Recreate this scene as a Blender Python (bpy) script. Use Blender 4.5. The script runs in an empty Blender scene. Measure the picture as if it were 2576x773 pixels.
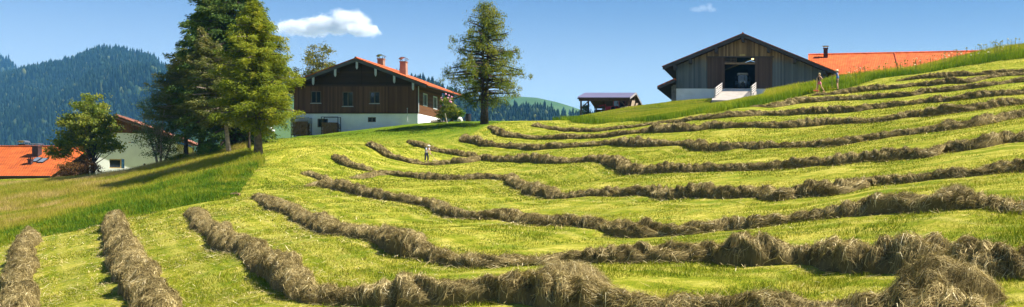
import bpy, math, random
import numpy as np
from mathutils import Vector
rng = np.random.default_rng(7)
random.seed(7)
sc = bpy.context.scene
COL = sc.collection
# ------------------------------------------------------------------ camera model (photo measured in a 2576 px wide frame)
F, CX, HY = 2800.0, 2000.0, 500.0
def W(x, y, Y):
    return np.array([(x-CX)/F*Y, Y, (HY-y)/F*Y])
cam_d = bpy.data.cameras.new('camera'); cam = bpy.data.objects.new('camera', cam_d); COL.objects.link(cam)
cam.location = (0, 0, 0); cam.rotation_euler = (math.radians(90), 0, 0)
cam_d.sensor_width = 36; cam_d.sensor_fit = 'HORIZONTAL'; cam_d.lens = 36*F/2576
cam_d.shift_x = (1288-CX)/2576; cam_d.shift_y = (HY-386.5)/2576
cam_d.clip_start = .1; cam_d.clip_end = 30000
sc.camera = cam
# ------------------------------------------------------------------ world, sun
SUN_EL, SUN_AZ = math.radians(51), math.radians(0)   # azimuth: from +X towards +Y
sdir = Vector((math.cos(SUN_EL)*math.cos(SUN_AZ), math.cos(SUN_EL)*math.sin(SUN_AZ), math.sin(SUN_EL)))
w = bpy.data.worlds.new('World'); sc.world = w; w.use_nodes = True
nt = w.node_tree; nt.nodes.clear()
sky = nt.nodes.new('ShaderNodeTexSky'); sky.sky_type = 'NISHITA'; sky.sun_disc = False
sky.sun_elevation = SUN_EL; sky.sun_rotation = math.radians(90)-SUN_AZ
sky.altitude = 2300; sky.air_density = 1.0; sky.dust_density = 1.0; sky.ozone_density = 7.0
bg = nt.nodes.new('ShaderNodeBackground'); bg.inputs['Strength'].default_value = 0.053
wo = nt.nodes.new('ShaderNodeOutputWorld')
tcw = nt.nodes.new('ShaderNodeTexCoord'); sepw = nt.nodes.new('ShaderNodeSeparateXYZ'); nt.links.new(tcw.outputs['Generated'], sepw.inputs[0])
mrw = nt.nodes.new('ShaderNodeMapRange'); mrw.interpolation_type = 'SMOOTHSTEP'   # milky air towards the horizon, all round
for k_, v_ in ((1, .02), (2, .19), (3, .85), (4, 0.0)): mrw.inputs[k_].default_value = v_
nt.links.new(sepw.outputs[2], mrw.inputs[0])
mxw = nt.nodes.new('ShaderNodeMix'); mxw.data_type = 'RGBA'; nt.links.new(mrw.outputs[0], mxw.inputs['Factor']); nt.links.new(sky.outputs[0], mxw.inputs[6]); mxw.inputs[7].default_value = (7.6, 8.6, 9.2, 1)
nt.links.new(mxw.outputs[2], bg.inputs[0]); nt.links.new(bg.outputs[0], wo.inputs[0])
sl = bpy.data.lights.new('sun', 'SUN'); sl.energy = 4.9; sl.angle = math.radians(.5); sl.color = (1, .955, .87)
so = bpy.data.objects.new('sun', sl); COL.objects.link(so)
so.rotation_euler = sdir.to_track_quat('Z', 'Y').to_euler(); so.location = (60, 20, 80)
sc.view_settings.view_transform = 'Standard'; sc.view_settings.look = 'None'
sc.view_settings.exposure = 1.22; sc.view_settings.gamma = 1
try: sc.view_settings.use_curve_mapping = False
except Exception: pass
cy = sc.cycles
cy.max_bounces = 7; cy.diffuse_bounces = 3; cy.glossy_bounces = 2; cy.transmission_bounces = 4; cy.transparent_max_bounces = 8
cy.volume_bounces = 2; cy.use_denoising = True; cy.denoising_prefilter = 'ACCURATE'; cy.denoising_input_passes = 'RGB_ALBEDO_NORMAL'; cy.sample_clamp_indirect = 4
try: cy.denoiser = 'OPENIMAGEDENOISE'
except Exception: pass
# ------------------------------------------------------------------ materials
MATS = {}
def nodes(name):
    m = bpy.data.materials.new(name); m.use_nodes = True
    n = m.node_tree; n.nodes.clear()
    o = n.nodes.new('ShaderNodeOutputMaterial')
    return m, n, o
def N(nt, t, **kw):
    n = nt.nodes.new(t)
    for k, v in kw.items():
        if k.startswith('i_'):
            n.inputs[k[2:].replace('_', ' ')].default_value = v
        else: setattr(n, k, v)
    return n
def ramp(nt, stops):
    r = nt.nodes.new('ShaderNodeValToRGB'); e = r.color_ramp.elements
    while len(e) > 1: e.remove(e[-1])
    e[0].position = stops[0][0]; e[0].color = (*stops[0][1], 1)
    for p, c in stops[1:]:
        k = e.new(p); k.color = (*c, 1)
    return r
def mixc(nt, fac, a, b, mode='MIX'):
    m = nt.nodes.new('ShaderNodeMix'); m.data_type = 'RGBA'; m.blend_type = mode
    for sock, v in ((m.inputs['Factor'], fac), (m.inputs[6], a), (m.inputs[7], b)):
        if hasattr(v, 'links') or hasattr(v, 'is_linked'): nt.links.new(v, sock)
        elif isinstance(v, (int, float)): sock.default_value = v
        else: sock.default_value = (*v, 1)
    return m.outputs[2]
def coords(nt, scale=(1, 1, 1), rot=(0, 0, 0)):
    t = nt.nodes.new('ShaderNodeTexCoord'); m = nt.nodes.new('ShaderNodeMapping')
    m.inputs['Scale'].default_value = scale; m.inputs['Rotation'].default_value = rot
    nt.links.new(t.outputs['Object'], m.inputs[0]); return m.outputs[0]
def noise(nt, vec, scale, detail=3, rough=.55):
    n = N(nt, 'ShaderNodeTexNoise', i_Scale=scale, i_Detail=detail, i_Roughness=rough)
    if vec is not None: nt.links.new(vec, n.inputs['Vector'])
    return n.outputs['Fac']
def bsdf(nt, out, col, rough=.8, metal=0, spec=.3, bump=None, bstr=.3, bdist=.02):
    b = nt.nodes.new('ShaderNodeBsdfPrincipled'); b.inputs['Roughness'].default_value = rough
    b.inputs['Metallic'].default_value = metal; b.inputs['Specular IOR Level'].default_value = spec
    if hasattr(col, 'is_linked'): nt.links.new(col, b.inputs['Base Color'])
    else: b.inputs['Base Color'].default_value = (*col, 1)
    if bump is not None:
        u = N(nt, 'ShaderNodeBump', i_Strength=bstr, i_Distance=bdist); nt.links.new(bump, u.inputs['Height']); nt.links.new(u.outputs[0], b.inputs['Normal'])
    nt.links.new(b.outputs[0], out.inputs['Surface']); return b
def simple(name, col, rough=.7, metal=0, var=.18, scale=3, spec=.3):
    if name in MATS: return MATS[name]
    m, t, o = nodes(name); c = coords(t)
    f = noise(t, c, scale, 4)
    a = tuple(x*(1-var*1.6) for x in col); b2 = tuple(min(1, x*(1+var*1.6)) for x in col)
    r = ramp(t, [(.3, a), (.7, b2)]); t.links.new(f, r.inputs[0])
    bsdf(t, o, r.outputs[0], rough, metal, spec, f, .15, .01)
    MATS[name] = m; return m
def planks(name, c1, c2, width, axis='x', rough=.8, weather=None, wz=None, groove=.12):
    """boards along the other axis; c1..c2 varies per board; weather=(colour) greys boards below a ragged line wz in object z"""
    m, t, o = nodes(name)
    tc = t.nodes.new('ShaderNodeTexCoord'); sep = t.nodes.new('ShaderNodeSeparateXYZ'); t.links.new(tc.outputs['Object'], sep.inputs[0])
    idx = {'x': 0, 'y': 1, 'z': 2}[axis]
    d = N(t, 'ShaderNodeMath', operation='DIVIDE'); t.links.new(sep.outputs[idx], d.inputs[0]); d.inputs[1].default_value = width
    fl = N(t, 'ShaderNodeMath', operation='FLOOR'); t.links.new(d.outputs[0], fl.inputs[0])
    fr = N(t, 'ShaderNodeMath', operation='FRACT'); t.links.new(d.outputs[0], fr.inputs[0])
    wn = N(t, 'ShaderNodeTexWhiteNoise', noise_dimensions='1D'); t.links.new(fl.outputs[0], wn.inputs['W'])
    sc_ = [2.2, 2.2, 2.2]
    long = [0, 1, 2]
    if axis in 'xy': sc_ = [9, 9, .7]
    else: sc_ = [.7, .7, 12]
    v = coords(t, tuple(sc_)); nz = noise(t, v, 1.0, 5, .65)
    mixf = N(t, 'ShaderNodeMath', operation='MULTIPLY_ADD'); t.links.new(wn.outputs[0], mixf.inputs[0]); mixf.inputs[1].default_value = .55
    mm = N(t, 'ShaderNodeMath', operation='MULTIPLY'); t.links.new(nz, mm.inputs[0]); mm.inputs[1].default_value = .55
    t.links.new(mm.outputs[0], mixf.inputs[2])
    r = ramp(t, [(.12, c1), (.9, c2)]); t.links.new(mixf.outputs[0], r.inputs[0])
    col = r.outputs[0]
    if weather:
        zz = N(t, 'ShaderNodeMath', operation='ADD'); t.links.new(sep.outputs[2], zz.inputs[0])
        n2 = noise(t, coords(t, (.35, .35, .35)), 1.2, 3); n3 = N(t, 'ShaderNodeMath', operation='MULTIPLY'); t.links.new(n2, n3.inputs[0]); n3.inputs[1].default_value = 4.2
        t.links.new(n3.outputs[0], zz.inputs[1])
        mr = N(t, 'ShaderNodeMapRange'); t.links.new(zz.outputs[0], mr.inputs[0]); mr.inputs[1].default_value = wz+1.2; mr.inputs[2].default_value = wz+2.8; mr.inputs[3].default_value = .85; mr.inputs[4].default_value = 0
        wc = ramp(t, [(.1, tuple(x*.6 for x in weather)), (.9, tuple(x*1.35 for x in weather))]); t.links.new(mixf.outputs[0], wc.inputs[0])
        col = mixc(t, mr.outputs[0], col, wc.outputs[0])
    g = N(t, 'ShaderNodeMath', operation='GREATER_THAN'); t.links.new(fr.outputs[0], g.inputs[0]); g.inputs[1].default_value = groove
    bsdf(t, o, col, rough, 0, .2, g.outputs[0], .6, .03)
    MATS[name] = m; return m
def tiles(name, c1, c2, tw, th, dirs):
    """clay tiles; dirs = which object axes run along the eave and up the slope"""
    m, t, o = nodes(name)
    tc = t.nodes.new('ShaderNodeTexCoord'); sep = t.nodes.new('ShaderNodeSeparateXYZ'); t.links.new(tc.outputs['Object'], sep.inputs[0])
    cb = t.nodes.new('ShaderNodeCombineXYZ')
    t.links.new(sep.outputs[dirs[0]], cb.inputs[0]); t.links.new(sep.outputs[dirs[1]], cb.inputs[1])
    br = N(t, 'ShaderNodeTexBrick', offset=.5); br.inputs['Scale'].default_value = 1; br.inputs['Brick Width'].default_value = tw; br.inputs['Row Height'].default_value = th
    br.inputs['Mortar Size'].default_value = min(tw, th)*.13; br.inputs['Mortar Smooth'].default_value = .4; br.inputs['Bias'].default_value = 0
    br.inputs['Color1'].default_value = (*c1, 1); br.inputs['Color2'].default_value = (*c2, 1); br.inputs['Mortar'].default_value = (*[x*.42 for x in c1], 1)
    t.links.new(cb.outputs[0], br.inputs['Vector'])
    n1 = noise(t, coords(t, (1, 1, 1)), .7, 5, .6); rr = ramp(t, [(.28, (.62, .62, .62)), (.5, (.95, .93, .9)), (.72, (1.1, 1.1, 1.1))]); t.links.new(n1, rr.inputs[0])
    col = mixc(t, 1.0, br.outputs['Color'], rr.outputs[0], 'MULTIPLY')
    inv = N(t, 'ShaderNodeMath', operation='SUBTRACT'); inv.inputs[0].default_value = 1; t.links.new(br.outputs['Fac'], inv.inputs[1])
    bsdf(t, o, col, .75, 0, .25, inv.outputs[0], .7, .04)
    MATS[name] = m; return m
def toned(name, stops, rough=.7, trans=.0, spec=.15):
    """colour from the per-element 'tone' attribute (leaf, blade, strand)"""
    m, t, o = nodes(name)
    a = N(t, 'ShaderNodeAttribute', attribute_name='tone')
    r = ramp(t, stops); t.links.new(a.outputs['Fac'], r.inputs[0])
    d = t.nodes.new('ShaderNodeBsdfPrincipled'); d.inputs['Roughness'].default_value = rough; d.inputs['Specular IOR Level'].default_value = spec
    t.links.new(r.outputs[0], d.inputs['Base Color'])
    if trans > 0:
        tr = t.nodes.new('ShaderNodeBsdfTranslucent'); mx = t.nodes.new('ShaderNodeMixShader'); mx.inputs[0].default_value = trans
        br = mixc(t, 1.0, r.outputs[0], (1.35, 1.3, .7), 'MULTIPLY'); t.links.new(br, tr.inputs[0])
        t.links.new(d.outputs[0], mx.inputs[1]); t.links.new(tr.outputs[0], mx.inputs[2]); t.links.new(mx.outputs[0], o.inputs[0])
    else: t.links.new(d.outputs[0], o.inputs[0])
    MATS[name] = m; return m
def glass(name='dark_glass', col=(.02, .025, .03)):
    if name in MATS: return MATS[name]
    m, t, o = nodes(name); bsdf(t, o, col, .06, 0, .8); MATS[name] = m; return m
# ------------------------------------------------------------------ objects
def tag(o, label=None, cat=None, group=None, kind=None):
    if label: o['label'] = label
    if cat: o['category'] = cat
    if group: o['group'] = group
    if kind: o['kind'] = kind
    return o
def thing(name, label, cat, loc=(0, 0, 0), rz=0, group=None):
    o = bpy.data.objects.new(name, None); COL.objects.link(o); o.empty_display_size = .2
    o.location = tuple(float(v) for v in loc); o.rotation_euler = (0, 0, rz)
    return tag(o, label, cat, group)
def root_loc(p):
    while p is not None and p.parent is not None: p = p.parent
    return np.array(p.location) if p is not None else np.zeros(3)
def mesh_np(name, V, Fc, mat, parent=None, tone=None, smooth=False, local=False):
    """V (n,3) array; Fc list of (m,k) int arrays"""
    V = np.asarray(V, np.float32)
    if parent is not None and not local: V = V-root_loc(parent).astype(np.float32)
    me = bpy.data.meshes.new(name)
    if not isinstance(Fc, (list, tuple)): Fc = [Fc]
    Fc = [np.asarray(f, np.int32) for f in Fc if len(f)]
    loops = np.concatenate([f.ravel() for f in Fc]); tot = np.concatenate([np.full(len(f), f.shape[1], np.int32) for f in Fc])
    st = np.concatenate([[0], np.cumsum(tot)[:-1]]).astype(np.int32)
    me.vertices.add(len(V)); me.vertices.foreach_set('co', V.ravel())
    me.loops.add(len(loops)); me.loops.foreach_set('vertex_index', loops)
    me.polygons.add(len(tot)); me.polygons.foreach_set('loop_start', st); me.polygons.foreach_set('loop_total', tot)
    me.update(calc_edges=True)
    if tone is not None:
        a = me.attributes.new('tone', 'FLOAT', 'POINT'); a.data.foreach_set('value', np.asarray(tone, np.float32))
    me.polygons.foreach_set('use_smooth', np.full(len(tot), bool(smooth) or tone is not None))
    if mat is not None: me.materials.append(mat)
    o = bpy.data.objects.new(name, me); COL.objects.link(o)
    if parent is not None: o.parent = parent
    return o
class MB:
    def __init__(s): s.v = []; s.f = []
    def add(s, vs, fs):
        b = len(s.v); s.v += [tuple(map(float, p)) for p in vs]; s.f += [tuple(b+i for i in f) for f in fs]; return s
    def box(s, x0, x1, y0, y1, z0, z1):
        return s.add([(x0,y0,z0),(x1,y0,z0),(x1,y1,z0),(x0,y1,z0),(x0,y0,z1),(x1,y0,z1),(x1,y1,z1),(x0,y1,z1)],
                     [(0,3,2,1),(4,5,6,7),(0,1,5,4),(1,2,6,5),(2,3,7,6),(3,0,4,7)])
    def beam(s, a, b, wd, ht, up=(0, 0, 1)):
        a = Vector(a); b = Vector(b); d = (b-a).normalized(); u = Vector(up)
        if abs(d.dot(u)) > .99: u = Vector((0, 1, 0))
        r = d.cross(u).normalized(); u = r.cross(d).normalized(); P = []
        for q in (a, b):
            for i, j in ((-1,-1),(1,-1),(1,1),(-1,1)): P.append(q+r*(i*wd/2)+u*(j*ht/2))
        return s.add(P, [(0,3,2,1),(4,5,6,7),(0,1,5,4),(1,2,6,5),(2,3,7,6),(3,0,4,7)])
    def prism(s, prof, y0, y1, axis='y'):
        """prof: list of (a,b) counter-clockwise; extruded along axis. axis y: (x,z); axis x: (y,z); axis z: (x,y)"""
        n = len(prof)
        mk = {'y': lambda a, b, t: (a, t, b), 'x': lambda a, b, t: (t, a, b), 'z': lambda a, b, t: (a, b, t)}[axis]
        vs = [mk(a, b, y0) for a, b in prof]+[mk(a, b, y1) for a, b in prof]
        fs = [tuple(range(n)), tuple(range(2*n-1, n-1, -1))]+[(i, n+i, n+(i+1) % n, (i+1) % n) for i in range(n)]
        return s.add(vs, fs)
    def tube(s, pts, rad, n=7, cap=True):
        pts = [Vector(p) for p in pts]
        if not hasattr(rad, '__len__'): rad = [rad]*len(pts)
        vs = []; prev = None
        for i, p in enumerate(pts):
            d = (pts[min(i+1, len(pts)-1)]-pts[max(i-1, 0)]).normalized()
            if prev is None: prev = d.orthogonal().normalized()
            a = (prev-d*prev.dot(d)).normalized(); prev = a; b = d.cross(a)
            for k in range(n):
                t = 2*math.pi*k/n; vs.append(p+(a*math.cos(t)+b*math.sin(t))*rad[i])
        fs = [(i*n+k, i*n+(k+1) % n, (i+1)*n+(k+1) % n, (i+1)*n+k) for i in range(len(pts)-1) for k in range(n)]
        if cap: fs += [tuple(range(n-1, -1, -1)), tuple(range((len(pts)-1)*n, len(pts)*n))]
        return s.add(vs, fs)
    def lathe(s, c, prof, n=14, axis='z'):
        """prof list of (r,h)"""
        vs = []
        for r, h in prof:
            for k in range(n):
                t = 2*math.pi*k/n; a, b = r*math.cos(t), r*math.sin(t)
                vs.append({'z': (c[0]+a, c[1]+b, c[2]+h), 'x': (c[0]+h, c[1]+a, c[2]+b), 'y': (c[0]+b, c[1]+h, c[2]+a)}[axis])
        fs = [(i*n+k, i*n+(k+1) % n, (i+1)*n+(k+1) % n, (i+1)*n+k) for i in range(len(prof)-1) for k in range(n)]
        if prof[0][0] > 0: fs.append(tuple(range(n-1, -1, -1)))
        if prof[-1][0] > 0: fs.append(tuple(range((len(prof)-1)*n, len(prof)*n)))
        return s.add(vs, fs)
    def blob(s, c, r, n=10, jit=.15, sz=1.0):
        m = n//2+1; vs = []; ph = rng.uniform(0, 6.28, 4)
        for i in range(m+1):
            th = math.pi*i/m
            for k in range(n):
                t = 2*math.pi*k/n; q = 1+jit*(math.sin(2*t+ph[0]+3*th)+math.sin(3*t+ph[1])*math.sin(2*th+ph[2]))
                vs.append((c[0]+r*q*math.sin(th)*math.cos(t), c[1]+r*q*math.sin(th)*math.sin(t), c[2]+r*sz*q*math.cos(th)))
        return s.add(vs, [(i*n+k, (i+1)*n+k, (i+1)*n+(k+1) % n, i*n+(k+1) % n) for i in range(m) for k in range(n)])
    def wall(s, a0, a1, z0, z1, t0, t1, holes, axis='y'):
        """vertical wall panel with rectangular holes (a0,a1,z0,z1)"""
        A = sorted({a0, a1, *[h[0] for h in holes], *[h[1] for h in holes]}); Z = sorted({z0, z1, *[h[2] for h in holes], *[h[3] for h in holes]})
        for i in range(len(A)-1):
            for j in range(len(Z)-1):
                ca, cz = (A[i]+A[i+1])/2, (Z[j]+Z[j+1])/2
                if any(h[0] < ca < h[1] and h[2] < cz < h[3] for h in holes): continue
                if axis == 'y': s.box(A[i], A[i+1], t0, t1, Z[j], Z[j+1])
                else: s.box(t0, t1, A[i], A[i+1], Z[j], Z[j+1])
        return s
    def build(s, name, mat, parent=None, smooth=False, local=False, tone=None):
        o = root_loc(parent) if (parent is not None and not local) else np.zeros(3)
        me = bpy.data.meshes.new(name); me.from_pydata([tuple(np.array(p)-o) for p in s.v], [], s.f); me.update()
        if smooth: me.polygons.foreach_set('use_smooth', np.ones(len(me.polygons), bool))
        if mat is not None: me.materials.append(mat)
        if tone is not None:
            a = me.attributes.new('tone', 'FLOAT', 'POINT'); a.data.foreach_set('value', np.full(len(me.vertices), tone, np.float32))
        ob = bpy.data.objects.new(name, me); COL.objects.link(ob)
        if parent is not None: ob.parent = parent
        return ob
def ribbons(P, Wd):
    """P (n,k,3) centre lines, Wd (n,k,3) half-width vectors -> verts, quads"""
    n, k, _ = P.shape
    V = np.stack([P-Wd, P+Wd], 2).reshape(-1, 3)
    b = (np.arange(n)*k*2)[:, None]+(np.arange(k-1)*2)[None]
    Q = np.stack([b, b+1, b+3, b+2], -1).reshape(-1, 4)
    return V, Q
def unit(v): return v/np.maximum(np.linalg.norm(v, axis=-1, keepdims=True), 1e-9)
# smooth lattice noise
class VN:
    def __init__(s, seed, n=64):
        s.t = np.random.default_rng(seed).uniform(-1, 1, (n, n)); s.n = n
    def __call__(s, x, y):
        x = np.asarray(x, float); y = np.asarray(y, float)
        xi = np.floor(x).astype(int); yi = np.floor(y).astype(int); fx = x-xi; fy = y-yi
        fx = fx*fx*(3-2*fx); fy = fy*fy*(3-2*fy); n = s.n
        a = s.t[xi % n, yi % n]; b = s.t[(xi+1) % n, yi % n]; c = s.t[xi % n, (yi+1) % n]; d = s.t[(xi+1) % n, (yi+1) % n]
        return (a*(1-fx)+b*fx)*(1-fy)+(c*(1-fx)+d*fx)*fy
# ------------------------------------------------------------------ terrain from surveyed points (x, y, distance)
S = []
def sv(*p): S.extend(p)
# field: along the hay rows
sv((40,773,33),(42,718,38),(46,676,43),(54,639,49),(75,603,56),(200,773,29),(400,773,27),(380,660,38),(300,600,50),(290,560,59))
sv((500,773,25.5),(710,738,24.5),(626,641,33),(584,628,37),(542,590,44),(500,550,52),(490,527,58))
sv((690,527,55),(837,586,39),(963,605,34),(1047,649,30),(650,495,62),(850,773,21.5),(1085,772,20.5),(1253,753,20),(1500,773,18.5),(1400,700,22))
sv((765,469,68),(845,475,65),(963,500,59),(1085,517,55),(1139,547,49),(1211,551,47),(1316,559,45),(1527,578,36),(1253,670,27),(1463,658,26))
sv((837,393,84),(900,425,80),(946,441,78),(1085,450,76),(1232,450,73),(1308,471,66),(1371,490,58),(1400,500,55),(1506,490,53),(1619,488,50))
sv((927,366,92),(1014,404,88),(1127,412,86),(1261,404,84),(1413,408,77),(1514,404,74),(1590,435,64))
sv((1052,368,98),(1160,389,92),(1177,359,98),(1266,370,94),(1358,376,88),(1527,361,84),(1677,364,77),(1762,377,71),(1922,373,66))
sv((1235,319,107),(1295,347,99),(1442,347,93),(1548,342,88),(1690,331,83),(1854,320,79))
sv((1340,315,108),(1442,330,100),(1548,324,96),(1732,307,91),(1922,288,88))
sv((1409,304,112),(1485,311,107),(1590,305,102),(1700,773,18),(1700,658,24),(1700,590,33),(1700,495,46),(1700,430,58))
sv((2060,773,17),(2060,666,22),(2060,560,29.5),(2060,486,39),(2060,415,52),(2060,366,62),(2060,316,76),(2060,284,84),(2060,256,92),(2060,238,97),(2060,228,100))
sv((2400,773,15),(2400,685,18),(2400,525,27),(2400,445,36),(2400,380,46),(2400,322,57),(2400,285,67),(2400,252,77),(2400,228,85),(2400,207,91),(2400,190,97),(2400,171,103))
sv((2576,690,16.5),(2576,525,24.5),(2576,431,34),(2576,355,45),(2576,292,58),(2576,260,67),(2576,235,75),(2576,206,84),(2576,187,91),(2576,147,101))
# banks, lawn, house plots (tall grass tops already taken off)
sv((2109,226,101),(2202,200,105),(2286,190,105),(2370,177,104),(2455,162,103))
sv((2100,203,113),(2200,194,117),(2300,181,119),(2420,148,121),(2500,130,120),(2576,119,119))
sv((1450,303,118),(1550,293,124),(1640,281,130),(1700,292,105),(1700,279,120),(1700,267,138),(1695,259,153),(1850,275,90),(1770,266,125),(1870,252,140),(1950,240,148),(2000,231,128),(2018,240,99))
sv((743,344,121),(850,339,120.5),(882,335,120.5),(940,325,120),(1008,317,119.5),(1051,313,119),(1100,309,119),(1160,306,118),(1200,309,113))
sv((650,388,85),(760,350,108),(700,372,94),(680,352,103),(640,352,105),(720,410,82),(800,370,94),(900,340,106),(600,425,77),(600,490,64))
sv((0,625,54),(150,590,58),(330,548,61),(0,560,66),(0,510,82),(300,490,80),(150,520,78),(450,460,80),(0,474,97),(150,455,99),(300,436,100),(450,405,100),(540,390,98),(600,370,98),(450,500,66))
# (x, y, z) anchors where the hill rolls away out of sight
A3 = [(0,0,-1.7),(-12,0,-2.6),(10,0,-.9),(25,10,1.0),(-30,10,-4.2),(0,-15,-2.2),(-40,30,-5.0),(-70,50,-6),(30,40,4.5),(40,70,9),(48,100,14.5),(48,125,17),
      (-30,157,11.6),(-22,160,11.7),(-30,175,10.5),(-45,135,7.0),(-42,145,5.5),(-10,170,14),(5,155,14),(10,175,14.5),(30,150,15.5),(35,180,14),(50,160,15),
      (-52,128,6.0),(-40,128,7.6),(-46,140,4.0),(-60,140,1.0),(-72,120,2.3),(-80,112,1.9),(-88,128,1.75),(-95,125,1.5),(-100,110,.8),(-66,120,2.8),(-110,140,0),(-60,115,3.8),
      (-140,60,-8),(-140,120,-3),(-140,200,-16),(-80,200,-12),(-30,205,-2),(20,210,6),(60,210,8),(-110,80,-2)]
P = np.array([W(*p) for p in S]+[list(map(float, a)) for a in A3])
def _k(d2): return np.where(d2 > 0, d2*np.log(np.maximum(d2, 1e-12)), 0)*.5
n_ = len(P); sx = 50.0
U = P[:, :2]/sx
K = _k(((U[:, None]-U[None])**2).sum(-1))+np.eye(n_)*3e-4
Q_ = np.c_[np.ones(n_), U]
Amat = np.block([[K, Q_], [Q_.T, np.zeros((3, 3))]])
co = np.linalg.solve(Amat, np.r_[P[:, 2], np.zeros(3)])
GX = np.arange(-150, 75.01, .5); GY = np.arange(-20, 215.01, .5)
def tps(x, y):
    q = np.c_[x, y]/sx; out = np.empty(len(q))
    for i in range(0, len(q), 20000):
        b = q[i:i+20000]; d = ((b[:, None]-U[None])**2).sum(-1)
        out[i:i+20000] = _k(d)@co[:n_]+co[n_]+b@co[n_+1:]
    return out
gxx, gyy = np.meshgrid(GX, GY, indexing='ij')
GZ = tps(gxx.ravel(), gyy.ravel()).reshape(gxx.shape)
def gz(x, y):
    x = np.asarray(x, float); y = np.asarray(y, float)
    u = np.clip((x-GX[0])/.5, 0, len(GX)-1.001); v = np.clip((y-GY[0])/.5, 0, len(GY)-1.001)
    i = u.astype(int); j = v.astype(int); a = u-i; b = v-j
    z = (GZ[i, j]*(1-a)+GZ[i+1, j]*a)*(1-b)+(GZ[i, j+1]*(1-a)+GZ[i+1, j+1]*a)*b
    ex = np.maximum(0, np.maximum(GX[0]-x, x-GX[-1])); ey = np.maximum(0, np.maximum(GY[0]-y, y-GY[-1]))
    e = np.hypot(ex, ey); t = np.clip(e/500, 0, 1); t = t*t*(3-2*t)
    return z*(1-t)+(-70)*t-np.minimum(e, 60)*.15*(1-t)
def hit(x, y, y0=10., y1=200.):
    """first point where the sight line through photo point (x,y) meets the ground"""
    Y = np.arange(y0, y1, .1); px = (x-CX)/F*Y
    d = (HY-y)/F*Y-gz(px, Y)
    k = np.where((d[:-1] > 0) & (d[1:] <= 0))[0]
    i = k[0] if len(k) else int(np.argmin(np.abs(d)))
    return np.array([px[i], Y[i], gz(px[i], Y[i])])
def proj(p): return CX+F*p[..., 0]/p[..., 1], HY-F*p[..., 2]/p[..., 1]
def inpoly(x, y, poly):
    x = np.asarray(x); y = np.asarray(y); r = np.zeros(x.shape, bool); n = len(poly)
    for i in range(n):
        x0, y0 = poly[i]; x1, y1 = poly[(i+1) % n]
        if y0 == y1: continue
        c = ((y0 > y) != (y1 > y)) & (x < (x1-x0)*(y-y0)/(y1-y0)+x0); r ^= c
    return r
def G(x, y): p = hit(x, y); return (p[0], p[1])
# zones on the ground plan (metres)
Z_LEFT = [(-125,40)]+[G(*p) for p in ((0,625),(60,608),(150,590),(240,570),(330,549),(420,530),(500,513),(560,502),(598,492),(612,470),(632,445),(655,420),(668,405),(655,394),(640,386),(610,380))]+[(-49,101),(-55,104),(-62,104),(-125,104)]
Z_RIGHT = [G(*p) for p in ((2576,147),(2455,162),(2370,177),(2286,190),(2202,200),(2109,226),(2018,242),(1943,256),(1880,272),(1820,279),(1753,287),(1682,301),(1627,306),(1590,306),(1540,309),(1485,312),(1440,308),(1409,303))]+[(-30,118),(-34,150),(-32,172),(-18,172),(-12,154),(-9.5,141),(-6,140.5),(-5,153),(12,158),(50,158),(60,110),(40,98)]
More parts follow.
